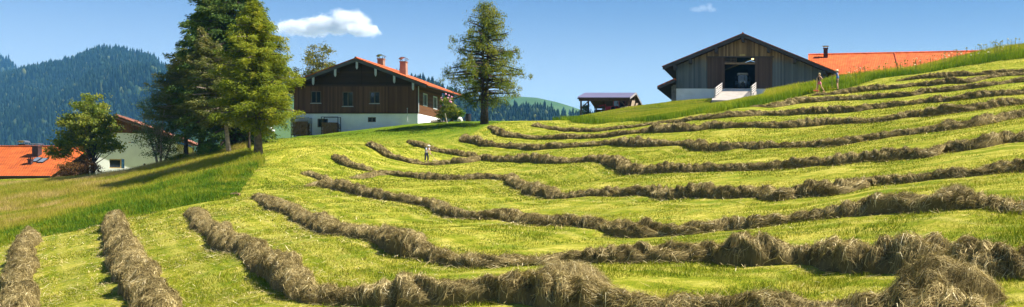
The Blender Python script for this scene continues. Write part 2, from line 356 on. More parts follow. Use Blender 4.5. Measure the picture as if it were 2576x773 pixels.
# ------------------------------------------------------------------ hay rows: (photo x, top y, bottom y) along each row
ROWS = [
 ('v', 'hay row running up the left edge of the field, leftmost of all', [(74,0,590),(70,0,607),(54,0,639),(47,0,676),(42,0,718),(40,0,760),(38,0,820),(36,0,900)], .5),
 ('v', 'straight hay row between the leftmost row and the long curving row', [(288,0,556),(290,0,575),(298,0,610),(312,0,650),(335,0,690),(352,0,725),(378,0,775),(415,0,850)], .5),
 ('h', 'long hay row curving from the tall grass down to the biggest heap at bottom right',
   [(478,512,539),(500,538,566),(542,561,612),(584,578,628),(626,603,645),(668,628,675),(700,645,715),(735,690,752),(816,713,763),(879,713,769),(963,696,769),(1026,696,773),(1085,692,772),(1148,700,767),(1202,687,762),(1253,692,756),(1316,678,760),(1380,680,775),(1440,690,790),(1506,715,795),(1590,708,800),(1627,717,800),(1669,738,800),(1732,727,800),(1795,734,800),(1860,725,805),(1913,704,805),(1993,742,810),(2048,748,812),(2110,735,815),(2170,700,815),(2230,690,815),(2300,680,815),(2400,690,820),(2480,720,825),(2576,760,835)], 1),
 ('h', 'hay row starting beside the weathered log and widening along the second line from the front',
   [(632,478,500),(655,478,503),(690,492,527),(732,506,540),(774,519,565),(837,538,588),(900,557,597),(963,567,607),(1005,578,637),(1047,590,649),(1085,609,652),(1139,614,668),(1190,624,672),(1253,628,677),(1303,633,668),(1358,628,672),(1409,626,662),(1463,616,660),(1527,603,662),(1590,597,660),(1627,600,660),(1690,586,660),(1753,588,655),(1800,595,655),(1846,574,668),(1922,584,668),(1993,582,668),(2048,603,664),(2111,586,668),(2166,582,690),(2240,582,690),(2340,585,688),(2420,600,688),(2500,600,692),(2576,605,695),(2660,610,700)], 1),
 ('h', 'hay row with a forked left tip crossing the middle of the field',
   [(765,457,470),(803,446,467),(845,446,476),(888,456,486),(921,465,494),(963,473,502),(1005,481,507),(1047,492,515),(1085,494,519),(1114,502,536),(1139,513,549),(1169,526,551),(1211,519,553),(1270,515,553),(1316,530,561),(1358,528,566),(1413,532,568),(1485,534,574),(1527,548,580),(1590,546,595),(1648,553,597),(1711,557,592),(1774,550,588),(1829,536,574),(1879,532,576),(1922,527,574),(1985,517,563),(2048,519,555),(2111,511,546),(2166,490,542),(2230,468,538),(2330,458,532),(2400,452,527),(2480,490,522),(2576,498,527),(2660,500,530)], 1),
 ('h', 'short upper prong of hay meeting the forked row near its left tip', [(761,420,437),(774,420,439),(803,431,450),(829,443,460)], 1),
 ('h', 'hay row that dips at the hollow in mid field then climbs to the right edge',
   [(879,444,449),(913,433,449),(946,427,442),(984,425,440),(1026,424,445),(1069,428,451),(1127,433,453),(1190,431,451),(1232,431,451),(1274,429,456),(1308,441,473),(1337,452,488),(1371,462,492),(1400,475,502),(1442,473,498),(1506,469,492),(1569,462,494),(1619,462,490),(1690,459,497),(1753,452,495),(1816,451,501),(1871,457,497),(1922,457,499),(1975,470,503),(2006,455,492),(2048,446,490),(2090,444,495),(2145,440,482),(2181,427,467),(2244,422,460),(2307,427,458),(2383,406,450),(2420,420,447),(2455,414,445),(2509,393,437),(2573,385,433),(2660,380,428)], 1),
 ('h', 'short prong of hay above the forked row, left of the dipping row', [(837,385,393),(862,387,412),(900,408,427),(934,416,431)], 1),
 ('h', 'hay row the man in the white cap stands behind', [(927,355,366),(946,357,378),(976,380,397),(1014,389,406),(1056,399,414)], 1),
 ('h', 'long hay row starting right at the man in the white cap',
   [(1058,405,415),(1078,402,416),(1127,399,413),(1169,389,412),(1211,385,403),(1261,385,406),(1303,382,406),(1358,382,408),(1413,387,410),(1451,391,408),(1480,376,406),(1514,380,406),(1552,389,420),(1590,404,437),(1627,408,436),(1690,406,432),(1753,404,432),(1804,402,429),(1846,402,429),(1888,402,427),(1943,396,425),(2006,390,421),(2069,381,417),(2132,379,413),(2202,368,402),(2265,359,400),(2303,353,395),(2337,361,397),(2370,345,382),(2421,338,378),(2471,330,376),(2526,313,362),(2576,328,357),(2660,325,352)], 1),
 ('h', 'short curved prong of hay behind the man in the white cap', [(1028,348,356),(1052,351,370),(1085,366,380),(1118,370,384),(1160,376,391),(1200,382,396)], 1),
 ('h', 'hay row hooking down below the rose bush then running to the right edge',
   [(1162,332,345),(1177,334,359),(1219,349,367),(1266,353,371),(1312,357,375),(1358,359,378),(1400,355,374),(1442,353,370),(1485,349,368),(1527,347,364),(1581,342,366),(1624,342,370),(1677,346,367),(1724,343,366),(1762,347,379),(1829,350,379),(1879,352,371),(1922,345,375),(1972,343,372),(2027,347,370),(2082,337,368),(2139,332,363),(2176,335,355),(2223,326,349),(2286,313,340),(2349,309,330),(2383,290,328),(2434,292,323),(2480,275,315),(2530,269,303),(2576,267,295),(2660,262,288)], 1),
 ('h', 'hay row hooking down from the foot of the twin larch',
   [(1232,312,320),(1249,319,338),(1295,332,348),(1337,336,350),(1379,336,350),(1442,336,349),(1506,332,347),(1548,324,344),(1611,316,335),(1648,307,333),(1690,307,333),(1753,307,330),(1795,299,322),(1854,297,322),(1888,301,320),(1922,301,320),(1985,299,322),(2048,291,318),(2111,286,312),(2166,290,309),(2240,281,304),(2307,271,294),(2370,262,290),(2412,262,283),(2467,250,277),(2518,241,269),(2576,243,262),(2660,236,256)], 1),
 ('h', 'hay row under the tall green bank below the open shed',
   [(1340,303,316),(1379,313,323),(1442,317,331),(1506,319,331),(1548,314,326),(1600,309,321),(1640,303,314),(1682,299,308),(1732,290,307),(1795,282,299),(1858,274,295),(1922,272,290),(1985,270,290),(2048,265,286),(2090,263,284),(2153,260,282),(2202,252,273),(2265,248,267),(2320,244,260),(2349,233,256),(2391,233,256),(2434,225,250),(2497,220,243),(2576,216,237),(2660,210,230)], 1),
 ('h', 'hay row starting at the bank corner below the barn ramp', [(1888,263,270),(1943,257,272),(2006,243,261),(2069,239,256),(2118,237,252),(2181,228,249),(2244,227,246),(2295,225,243),(2328,217,235),(2391,212,231),(2425,208,226),(2476,199,220),(2539,191,210),(2576,189,208),(2660,182,200)], 1),
 ('h', 'hay row at the feet of the two haymakers on the slope', [(2046,233,240),(2090,226,240),(2130,220,235),(2194,209,227),(2265,204,222),(2307,203,216),(2349,197,216),(2391,191,210),(2434,194,210),(2476,187,201),(2518,177,193),(2576,176,189),(2660,168,181)], 1),
 ('h', 'topmost hay row on the slope, just under the tall grass bank', [(2253,198,205),(2307,189,199),(2358,177,195),(2400,177,193),(2455,178,191),(2497,172,187),(2547,168,184),(2590,167,182),(2660,160,174)], 1),
]
def resample(p, step):
    d = np.r_[0, np.cumsum(np.linalg.norm(np.diff(p[:, :2], axis=0), axis=1))]
    n = max(4, int(d[-1]/step)); t = np.linspace(0, d[-1], n)
    return np.stack([np.interp(t, d, p[:, k]) for k in range(p.shape[1])], 1), t
row_xy = []
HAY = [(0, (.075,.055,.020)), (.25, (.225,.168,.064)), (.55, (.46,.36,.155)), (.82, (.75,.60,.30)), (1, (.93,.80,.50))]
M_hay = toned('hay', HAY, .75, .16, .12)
def hay_object(name, surf, length, s0, emit, seed, dens, sw, label, group, base_tone=.14, nphi=15, step=.11, cat='hay row'):
    """surf(s, phi) -> points; phi 0..pi across. A lumpy body and the stalks lying over it in one mesh"""
    r = np.random.default_rng(seed)
    ns = max(8, int(length/step)); ss = np.linspace(0, length, ns); ph = np.linspace(-.12, math.pi+.12, nphi)
    A, B = np.meshgrid(ss, ph, indexing='ij')
    V = surf(A.ravel(), B.ravel())
    i = np.arange(ns-1)[:, None]*nphi+np.arange(nphi-1)[None]
    Fq = np.stack([i, i+nphi, i+nphi+1, i+1], -1).reshape(-1, 4)
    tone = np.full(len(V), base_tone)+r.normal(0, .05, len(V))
    # stalks
    n = int(emit); K_ = 4
    s = r.uniform(0, length, n); f = np.arccos(np.clip(r.uniform(-1, 1, n), -1, 1))
    vn = VN(seed+50); vn2 = VN(seed+90)
    ang = vn(s/.75, f*1.3)*1.5+math.pi/2*np.sign(math.pi/2-f+.001)*.75+r.normal(0, .42, n)
    wild = r.random(n) < .25; ang = np.where(wild, r.uniform(0, 6.28, n), ang)
    L = r.uniform(.16, .46, n)*np.where(r.random(n) < .05, 1.35, 1)
    pos = []
    R = .5
    for k in range(K_):
        q = (k/(K_-1)-.5)*L*(1+.15*math.sin(k))
        aa = ang+r.normal(0, .18, n)*k
        pos.append(surf(s+q*np.cos(aa), np.clip(f+q*np.sin(aa)/R, -.2, math.pi+.2)))
    Pp = np.stack(pos, 1)
    e = .02
    du = surf(s+e, f)-surf(s-e, f); dv = surf(s, f+e)-surf(s, f-e); nn = unit(np.cross(du, dv)); nn *= np.sign(nn[:, 2:3]+.3)
    bul = np.array([.0, .03, .035, .01])[None]*r.uniform(.3, 1.5, (n, 1)); endl = np.where(r.random(n) < .26, r.uniform(.03, .20, n), r.uniform(-.02, .03, n))
    bul = bul+np.array([0, 0, .35, 1])[None]*endl[:, None]*.8-.008
    Pp = Pp+nn[:, None]*bul[..., None]+r.normal(0, .008, Pp.shape)
    T = np.gradient(Pp, axis=1); wv = unit(np.cross(T, nn[:, None]+r.normal(0, .6, (n, 1, 3))))
    wid = sw*r.uniform(.6, 1.35, (n, 1, 1))*np.array([.7, 1, 1, .35])[None, :, None]
    V2, Q2 = ribbons(Pp, wv*wid)
    t2 = np.clip(r.beta(1.7, 2.9, n)*.9+vn2(s/.5, f*2)*.2+np.where(r.random(n) < .04, .5, 0), 0, 1)
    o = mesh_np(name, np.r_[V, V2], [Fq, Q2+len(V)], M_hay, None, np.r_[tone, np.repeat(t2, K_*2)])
    tag(o, label, cat, group); return o
hgroup = 'rows of drying hay curving across the meadow'
for ri, (kind, label, pts, hm) in enumerate(ROWS):
    c = []
    for (x, yt, yb) in pts:
        yq = min(yb, 980)
        p = hit(x, yq, 7)
        if kind == 'v': c.append([p[0], p[1], hm if ri < 2 else .55])
        else:
            h = np.clip((yb-yt)*p[1]/F*(.70 if p[1] < 34 else .62)-.03, .14, .9); c.append([p[0], p[1]+min(.5, h*.8), h])
    c = np.array(c)
    c, t = resample(c, .35)
    for _ in range(2): c[1:-1] = (c[:-2]+c[1:-1]*2+c[2:])/4
    d = np.r_[0, np.cumsum(np.linalg.norm(np.diff(c[:, :2], axis=0), axis=1))]; Ltot = d[-1]
    row_xy.append(c)
    vA, vB, vC, vD = VN(ri*7+1), VN(ri*7+2), VN(ri*7+3), VN(ri*7+4)
    ks = np.random.default_rng(ri).uniform(0, 6)
    def surf(s, f, c=c, d=d, Ltot=Ltot, vA=vA, vB=vB, vC=vC, vD=vD, ks=ks, kind=kind):
        s = np.asarray(s, float); f = np.asarray(f, float)
        sc_ = np.clip(s, -.3, Ltot+.3)
        x = np.interp(sc_, d, c[:, 0]); y = np.interp(sc_, d, c[:, 1]); h = np.interp(sc_, d, c[:, 2])
        tx = np.interp(sc_+.4, d, c[:, 0])-np.interp(sc_-.4, d, c[:, 0]); ty = np.interp(sc_+.4, d, c[:, 1])-np.interp(sc_-.4, d, c[:, 1])
        l = np.maximum(np.hypot(tx, ty), 1e-6); nx, ny = -ty/l, tx/l
        end = np.clip(np.minimum(s+.1, Ltot-s+.1)/.8, 0.03, 1)**.5
        u = s/.85+.95*np.cos(f)+.4*np.cos(f)*vD(s/2.2, 0*s+3)+.52*vB(s/1.3, f*.8)+.35*vC(s/.9, f*.5+3)+1.3*vA(s/3.1, 0*s+40)+ks
        fr = u-np.floor(u); tid = np.floor(u).astype(int); rt_ = np.sin(tid*12.9898+ks*7)*.5+.5
        ft = np.clip(fr/.3, 0, 1); tuft = ft*ft*(3-2*ft)*(1-.85*np.clip((fr-.3)/.7, 0, 1)**1.4)*(.55+.75*rt_)
        lump = .74+.42*tuft+.28*vA(s/.62, f*.9)+.20*vC(s/.2, f*2.6)
        hh = h*end*lump*(1+.22*vB(s/1.9, 0*s+9))
        wd = (.24+.42*h)*(.62+.38*end)*(.78+.26*tuft+.26*vA(s/.9, f*1.0+20)+.07*vC(s/.25, f*2+9))
        off = .14*vB(s/2.6, 0*s+30)
        a = np.cos(f)*wd+off
        X = x+nx*a; Y = y+ny*a
        sf = np.sin(f); z = gz(X, Y)+np.sign(sf)*np.abs(sf)**.8*hh-.02
        return np.stack([X, Y, z], -1)
    ym = c[:, 1]; Yn = np.interp(np.linspace(0, Ltot, 60), d, ym)
    dens = np.clip(24/np.maximum(Yn, 9), .2, 1.5)*2000
    hvis = c[:, 2].mean()/.5
    hay_object('hay_row', surf, Ltot, 0, dens.mean()*Ltot*max(.7, hvis), 300+ri, 1, float(np.clip(np.median(Yn)*.00011, .0020, .0085)), label, hgroup, step=.1 if np.median(Yn) < 45 else .16)
# separate heaps
def heap(px, top, bot, wpx, label, seed, rot=.2, flat=.72):
    p = hit(px, bot, 7); Rx = wpx/2*p[1]/F; h = (bot-top)*p[1]/F*flat; ce = np.array([p[0], p[1]+Rx*.5])
    v1, v2, v3 = VN(seed), VN(seed+1), VN(seed+2); Lh = 2*Rx
    def surf(s, f):
        s = np.asarray(s, float); f = np.asarray(f, float); u = np.clip((s-Rx)/Rx, -1.05, 1.05)
        env = np.sqrt(np.maximum(.002, 1-u*u)); lump = .90+.10*v1(s/.9, f*1.1)+.15*v2(s/.3, f*2.2)+.10*v3(s/.12, f*4)
        a = np.cos(f)*Rx*.75*env*(.9+.2*v2(s/.6, f)); b = u*Rx
        X = ce[0]+b*math.cos(rot)-a*math.sin(rot); Y = ce[1]+b*math.sin(rot)+a*math.cos(rot); sf = np.sin(f)
        return np.stack([X, Y, gz(X, Y)-.03+np.sign(sf)*np.abs(sf)**.9*h*env**1.7*lump], -1)
    hay_object('hay_heap', surf, Lh, 0, 13000*Rx, seed, 1, .0021, label, 'extra heaps of hay on the front rows', step=.07, cat='hay heap')
heap(2375, 650, 800, 330, 'largest dark tangled hay heap at the bottom right of the field', 901, .1, 1.05)
heap(1405, 650, 745, 235, 'broad hay heap bulging between the two front rows, lower middle', 911, .05, .84)
heap(1912, 700, 800, 190, 'small pointed hay heap on the front row, left of the largest heap', 921, .3)
heap(2395, 452, 520, 150, 'rounded hay heap on the forked row near the right edge', 931, .2)
# ------------------------------------------------------------------ ground sheet
ax = np.r_[-7000, -4500, -2800, -1700, -1000, -600, -380, -260, -200, -165, np.arange(-150, -62, 2.), np.arange(-62, -34, .7), np.arange(-34, 27, .33), np.arange(27, 62, 1.), np.arange(62, 76, 3), 90, 120, 180, 280, 450, 800, 1500, 3000, 6000]
ay = np.r_[-3000, -1200, -500, -200, -90, -45, np.arange(-20, 8, 2.), np.arange(8, 70, .33), np.arange(70, 125, .6), np.arange(125, 216, 2.), 230, 260, 310, 400, 550, 800, 1200, 2000, 3500, 5500, 8000]
gx_, gy_ = np.meshgrid(ax, ay, indexing='ij'); fx, fy = gx_.ravel(), gy_.ravel()
z = gz(fx, fy)
nv = VN(5); z = z+.05*nv(fx/1.7, fy/1.7)*(np.abs(fx) < 150)
V = np.stack([fx, fy, z], -1); m_ = len(ay)
i = np.arange(len(ax)-1)[:, None]*m_+np.arange(m_-1)[None]
Fg = np.stack([i, i+m_, i+m_+1, i+1], -1).reshape(-1, 4)
allrow = np.concatenate([resample(c, .6)[0][:, :2] for c in row_xy])
rowd = np.full(len(fx), 9.0)
near = (np.abs(fx) < 90) & (fy > 5) & (fy < 125); idx = np.where(near)[0]
for a in range(0, len(idx), 6000):
    b = idx[a:a+6000]; dd = (fx[b, None]-allrow[None, :, 0])**2+(fy[b, None]-allrow[None, :, 1])**2; rowd[b] = np.sqrt(dd.min(1))
tallL = inpoly(fx, fy, Z_LEFT); tallR = inpoly(fx, fy, Z_RIGHT)
lawn = np.clip((fy-96)/10, 0, 1)*(fx > -60)*(fx < -30)
M, t, o_ = nodes('meadow')
aR = N(t, 'ShaderNodeAttribute', attribute_name='row'); aT = N(t, 'ShaderNodeAttribute', attribute_name='tall'); aL = N(t, 'ShaderNodeAttribute', attribute_name='lawn')
g0 = coords(t)
n1 = noise(t, g0, .35, 5, .6); n2 = noise(t, g0, 2.6, 6, .7); n3 = noise(t, g0, 14, 5, .7); n4 = noise(t, g0, .12, 3)
# swath streaks that follow the rows: noise on (distance to row)
cmb = t.nodes.new('ShaderNodeCombineXYZ'); t.links.new(aR.outputs['Fac'], cmb.inputs[0])
mu = N(t, 'ShaderNodeMath', operation='MULTIPLY'); t.links.new(n4, mu.inputs[0]); mu.inputs[1].default_value = 2.5; t.links.new(mu.outputs[0], cmb.inputs[1])
st = noise(t, cmb.outputs[0], 2.1, 4, .65)
mixv = N(t, 'ShaderNodeMath', operation='ADD'); t.links.new(n2, mixv.inputs[0]); t.links.new(st, mixv.inputs[1])
mv2 = N(t, 'ShaderNodeMath', operation='MULTIPLY_ADD'); t.links.new(n3, mv2.inputs[0]); mv2.inputs[1].default_value = .9; t.links.new(mixv.outputs[0], mv2.inputs[2])
mv3 = N(t, 'ShaderNodeMath', operation='MULTIPLY_ADD'); t.links.new(n1, mv3.inputs[0]); mv3.inputs[1].default_value = .8; t.links.new(mv2.outputs[0], mv3.inputs[2])
mr = N(t, 'ShaderNodeMapRange'); t.links.new(mv3.outputs[0], mr.inputs[0]); mr.inputs[1].default_value = 1.45; mr.inputs[2].default_value = 2.2
rc = ramp(t, [(0, (.065,.10,.005)), (.25, (.135,.17,.008)), (.5, (.225,.24,.014)), (.75, (.36,.32,.045)), (1, (.52,.43,.085))]); t.links.new(mr.outputs[0], rc.inputs[0])
rl = ramp(t, [(0, (.05,.10,.005)), (.5, (.10,.165,.008)), (1, (.19,.22,.015))]); t.links.new(mr.outputs[0], rl.inputs[0])
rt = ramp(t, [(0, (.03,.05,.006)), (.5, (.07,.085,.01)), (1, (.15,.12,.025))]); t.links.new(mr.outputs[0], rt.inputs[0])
cm2 = t.nodes.new('ShaderNodeCombineXYZ'); t.links.new(aR.outputs['Fac'], cm2.inputs[0]); t.links.new(n4, cm2.inputs[1])
s2 = noise(t, cm2.outputs[0], 3.4, 3, .6); sr = ramp(t, [(.54, (0, 0, 0)), (.68, (.62, .62, .62))]); t.links.new(s2, sr.inputs[0])
ms = N(t, 'ShaderNodeMath', operation='MULTIPLY'); t.links.new(sr.outputs[0], ms.inputs[0]); t.links.new(n2, ms.inputs[1])
m5 = noise(t, g0, .9, 4, .6); gr = ramp(t, [(.52, (0, 0, 0)), (.7, (.75, .75, .75))]); t.links.new(m5, gr.inputs[0])
tk = ramp(t, [(.30, (0, 0, 0)), (.345, (.6, .6, .6)), (.39, (0, 0, 0)), (.56, (0, 0, 0)), (.60, (.5, .5, .5)), (.64, (0, 0, 0))])   # raking and wheel tracks beside each row
wob = N(t, 'ShaderNodeMath', operation='MULTIPLY_ADD'); t.links.new(n1, wob.inputs[0]); wob.inputs[1].default_value = .10; rq = N(t, 'ShaderNodeMath', operation='MULTIPLY'); t.links.new(aR.outputs['Fac'], rq.inputs[0]); rq.inputs[1].default_value = .21; t.links.new(rq.outputs[0], wob.inputs[2]); t.links.new(wob.outputs[0], tk.inputs[0])
tm = N(t, 'ShaderNodeMath', operation='MULTIPLY'); t.links.new(tk.outputs[0], tm.inputs[0]); t.links.new(noise(t, g0, .22, 3), tm.inputs[1])
rcs0 = mixc(t, ms.outputs[0], rc.outputs[0], (.62, .52, .10)); rcs = mixc(t, tm.outputs[0], rcs0, (.60, .50, .14)); rcg = mixc(t, gr.outputs[0], rcs, (.12, .19, .010))
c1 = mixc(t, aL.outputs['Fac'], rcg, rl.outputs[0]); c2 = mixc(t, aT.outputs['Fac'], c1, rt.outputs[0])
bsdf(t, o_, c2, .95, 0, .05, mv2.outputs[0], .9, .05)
g = mesh_np('ground', V, Fg, M, smooth=True); tag(g, kind='structure')
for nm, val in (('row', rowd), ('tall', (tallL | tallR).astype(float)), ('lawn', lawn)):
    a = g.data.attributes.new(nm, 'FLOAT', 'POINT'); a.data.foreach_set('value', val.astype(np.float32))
# ------------------------------------------------------------------ grass
M_stub = toned('stubble', [(0, (.07,.12,.006)), (.4, (.165,.20,.010)), (.72, (.27,.275,.02)), (.9, (.38,.34,.05)), (1, (.55,.46,.13))], .8, .3, .1)
def blades(name, x, y, h, wd, tone, mat, lean=.35, kseg=3):
    n = len(x); r = rng; P0 = np.stack([x, y, gz(x, y)-.01], -1)
    az = r.uniform(0, 6.28, n); le = r.uniform(.1, 1, n)*lean
    dv = np.stack([np.cos(az)*le, np.sin(az)*le, np.ones(n)], -1)
    ks = np.linspace(0, 1, kseg)
    Pp = np.stack([P0+np.stack([dv[:, 0]*h*k*k, dv[:, 1]*h*k*k, h*k*(1-.25*le*k)], -1) for k in ks], 1)
    b = r.uniform(0, 6.28, n); wv = np.stack([np.cos(b), np.sin(b), 0*b], -1)[:, None]*(wd[:, None]*np.linspace(1, .15, kseg)[None])[..., None]
    V, Q = ribbons(Pp, wv)
    return mesh_np(name, V, Q, mat, None, np.repeat(tone, kseg*2))
nvT = VN(77)
def scatter(n, y0, y1, xl=-30, xr=2620, pw=1.6):
    Y = y0*(y1/y0)**(rng.random(n)**(1/pw)*1.0); px = rng.uniform(xl, xr, n); return (px-CX)/F*Y, Y
X, Y = scatter(330000, 14.2, 80, pw=.8)
k = ~(inpoly(X, Y, Z_LEFT) | inpoly(X, Y, Z_RIGHT)); X, Y = X[k], Y[k]
h = rng.uniform(.035, .085, len(X))*(1+.5*nvT(X/.6, Y/.6)); rdb = np.empty(len(X))
for a in range(0, len(X), 5000): rdb[a:a+5000] = np.sqrt(((X[a:a+5000, None]-allrow[None, :, 0])**2+(Y[a:a+5000, None]-allrow[None, :, 1])**2).min(1))
stk = VN(123); green = np.clip((X+3)/9, 0, 1)*np.clip((40-Y)/15, 0, 1)
tone = np.clip(rng.beta(2, 2.6, len(X))*.9+.10+.30*stk(rdb*2.6, X/9+Y/9)+.18*nvT(X/.8+9, Y/.8)-.16*green+(rng.random(len(X)) < .06)*.4, 0, 1); h = h*(1+.5*green)
X2, Y2 = scatter(150000, 50, 112, pw=1.6); k = ~(inpoly(X2, Y2, Z_LEFT) | inpoly(X2, Y2, Z_RIGHT)); X2, Y2 = X2[k], Y2[k]
X = np.r_[X, X2]; Y = np.r_[Y, Y2]; h = np.r_[h, rng.uniform(.05, .11, len(X2))]
tone = np.r_[tone, np.clip(rng.beta(2, 2.4, len(X2))+.25*nvT(X2/1.2+9, Y2/1.2)+.22*nvT(X2/4, Y2/4)-.12*np.clip((Y2-96)/10, 0, 1)*(X2 < -30), 0, 1)]
tag(blades('mown_grass', X, Y, h, np.clip(Y*.00035, .005, .026)*rng.uniform(.6, 1.2, len(X)), tone, M_stub, .9), kind='stuff')
# loose stalks dropped beside the rows
q = allrow[rng.integers(0, len(allrow), 62000)]+rng.normal(0, 1, (62000, 2))*rng.uniform(.4, 1.15, (62000, 1)); q = q[(q[:, 1] > 12) & (q[:, 1] < 75)]
zz = gz(q[:, 0], q[:, 1])+rng.uniform(.03, .08, len(q)); az = rng.uniform(0, 6.28, len(q)); L = rng.uniform(.08, .22, len(q))
dv = np.stack([np.cos(az), np.sin(az), rng.normal(0, .15, len(q))], -1)*L[:, None]; c = np.c_[q, zz]
wv = unit(np.cross(dv, [0, 0, 1.]))*np.clip(q[:, 1]*.00024, .0035, .012)[:, None]
V, Q = ribbons(np.stack([c-dv, c, c+dv], 1), np.stack([wv*.6, wv, wv*.4], 1))
tag(mesh_np('loose_hay', V, Q, M_hay, None, np.repeat(np.clip(rng.normal(.6, .2, len(q)), 0, 1), 6)), kind='stuff')
# tall grass on the left slope: green nettles along the mown edge, seeding straw-coloured grass above
eL = np.array([Z_LEFT[i] for i in range(1, 12)])
def dist_line(x, y, L_):
    L2 = resample(np.asarray(L_), .5)[0]; out = np.empty(len(x))
    for a in range(0, len(x), 20000): out[a:a+20000] = np.sqrt(((x[a:a+20000, None]-L2[None, :, 0])**2+(y[a:a+20000, None]-L2[None, :, 1])**2).min(1))
    return out
M_tall = toned('tall_grass', [(0, (.045,.10,.007)), (.22, (.10,.20,.011)), (.42, (.22,.27,.016)), (.62, (.38,.34,.04)), (.82, (.42,.33,.075)), (1, (.58,.43,.19))], .8, .4, .1)
n = 240000; px = rng.uniform(-20, 690, n); Y = rng.uniform(50, 106, n); X = (px-CX)/F*Y
pp = np.array([[*G(x, y)] for x, y in ((-60,486),(0,474),(80,462),(160,452),(240,441),(300,433),(350,425))]); pp, _ = resample(np.c_[pp, np.zeros(len(pp))], .6)
ypath = np.interp(X, pp[:, 0], pp[:, 1]); k = inpoly(X, Y, Z_LEFT) & ~((X > pp[:, 0].min()) & (X < pp[:, 0].max()) & (Y > ypath-1.6) & (Y < ypath+2.2)); X, Y = X[k], Y[k]
dl = dist_line(X, Y, eL); lush = np.clip(1-(dl-5.0-2.5*nvT(X/5, Y/5))/4.0, 0, 1)
lush = np.maximum(lush, np.clip((X+50)/10+.8*nvT(X/3, Y/3), 0, .3)*(Y > 70))
base = .74+.30*nvT(X/6+3, Y/3)+.22*nvT(X/1.3, Y/1.3)
tone = np.clip(base*(1-lush)+lush*(.33+.2*nvT(X/1.1, Y/1.1+5))+rng.normal(0, .09, len(X)), 0, 1)
h = rng.uniform(.22, .50, len(X))*(.85+.35*nvT(X/2, Y/2))*(1+.25*lush)
h *= np.clip(dl/1.5, .35, 1)
tag(blades('tall_grass', X, Y, h, (.012+.022*lush)*rng.uniform(.6, 1.3, len(X)), tone, M_tall, .5), kind='stuff')
# tall flowering grass on the banks at the right
eR = np.array([Z_RIGHT[i] for i in range(18)])
n = 330000; px = rng.uniform(1390, 2640, n); Y = rng.uniform(84, 152, n); X = (px-CX)/F*Y
k = inpoly(X, Y, Z_RIGHT); X, Y = X[k], Y[k]; dr = dist_line(X, Y, eR)
k = (dr < 32) & ~((X > -10.7) & (X < -3.7) & (Y > 136.5)) & ~((X > -31.5) & (X < -22) & (Y > 153)); X, Y, dr = X[k], Y[k], dr[k]
lush = np.clip(1-(dr-1.5)/3, 0, 1)
tone = np.clip(.47+.22*nvT(X/3, Y/2)+.15*nvT(X/1.1, Y/.9)-.2*lush+.1*np.clip(dr-5, 0, 6)/6+rng.normal(0, .11, len(X)), 0, 1)
low = (X < -3) & (dr > 2) & (Y > 104)
h = rng.uniform(.36, .72, len(X))*(.85+.35*nvT(X/2, Y/2))*np.where(low, .36, 1)*np.where((X < -10), .8, 1)
M_bank = toned('bank_grass', [(0, (.06,.13,.007)), (.3, (.15,.24,.010)), (.55, (.30,.35,.018)), (.75, (.44,.39,.04)), (1, (.52,.38,.12))], .8, .38, .1)
tag(blades('bank_grass', X, Y, h, .021*rng.uniform(.6, 1.3, len(X)), tone, M_bank, .5), kind='stuff')
# umbels and seed heads standing out of the bank
n = 300; px = rng.uniform(2125, 2600, n); Y = rng.uniform(99, 121, n); X = (px-CX)/F*Y; k = inpoly(X, Y, Z_RIGHT); X, Y = X[k], Y[k]
v = []; q = []; tn = []
zb = gz(X, Y); hh = rng.uniform(.7, 1.25, len(X))
st_, sq_ = ribbons(np.stack([np.stack([X, Y, zb], -1), np.stack([X+rng.normal(0, .05, len(X)), Y, zb+hh], -1)], 1), np.tile(np.array([.012, 0, 0]), (len(X), 2, 1)))
b0 = len(st_); hd = []
for i in range(len(X)):
    r_ = rng.uniform(.03, .10)
    for _ in range(4):
        c = np.array([X[i], Y[i], zb[i]+hh[i]])+rng.normal(0, r_*.6, 3)*np.array([1, 1, .35]); a = unit(rng.normal(0, 1, 3))*r_*.6; b = unit(np.cross(a, rng.normal(0, 1, 3)))*r_*.6
        hd += [c-a-b, c+a-b, c+a+b, c-a+b]
hd = np.array(hd); hq = np.arange(len(hd)).reshape(-1, 4)+b0
M_umb = toned('umbel', [(0, (.10,.15,.02)), (.5, (.30,.30,.10)), (1, (.65,.66,.5))], .8, .3)
tag(mesh_np('meadow_flowers', np.r_[st_, hd], [sq_, hq], M_umb, None, np.r_[np.full(b0, .28), np.repeat(np.repeat(rng.choice([.35, .55, 1], len(X), p=[.45, .35, .2]), 4), 4)]), kind='stuff')
# gravel path along the crest
vs = []
for i in range(len(pp)):
    for o in (-.7, 1.3): X1, Y1 = pp[i, 0], pp[i, 1]+o; vs.append((X1, Y1, float(gz(X1, Y1))+.10))
i = np.arange(len(pp)-1)*2
tag(mesh_np('path', np.array(vs), np.stack([i, i+2, i+3, i+1], -1), simple('gravel', (.24,.21,.17), .9, 0, .25, 9)), kind='structure')
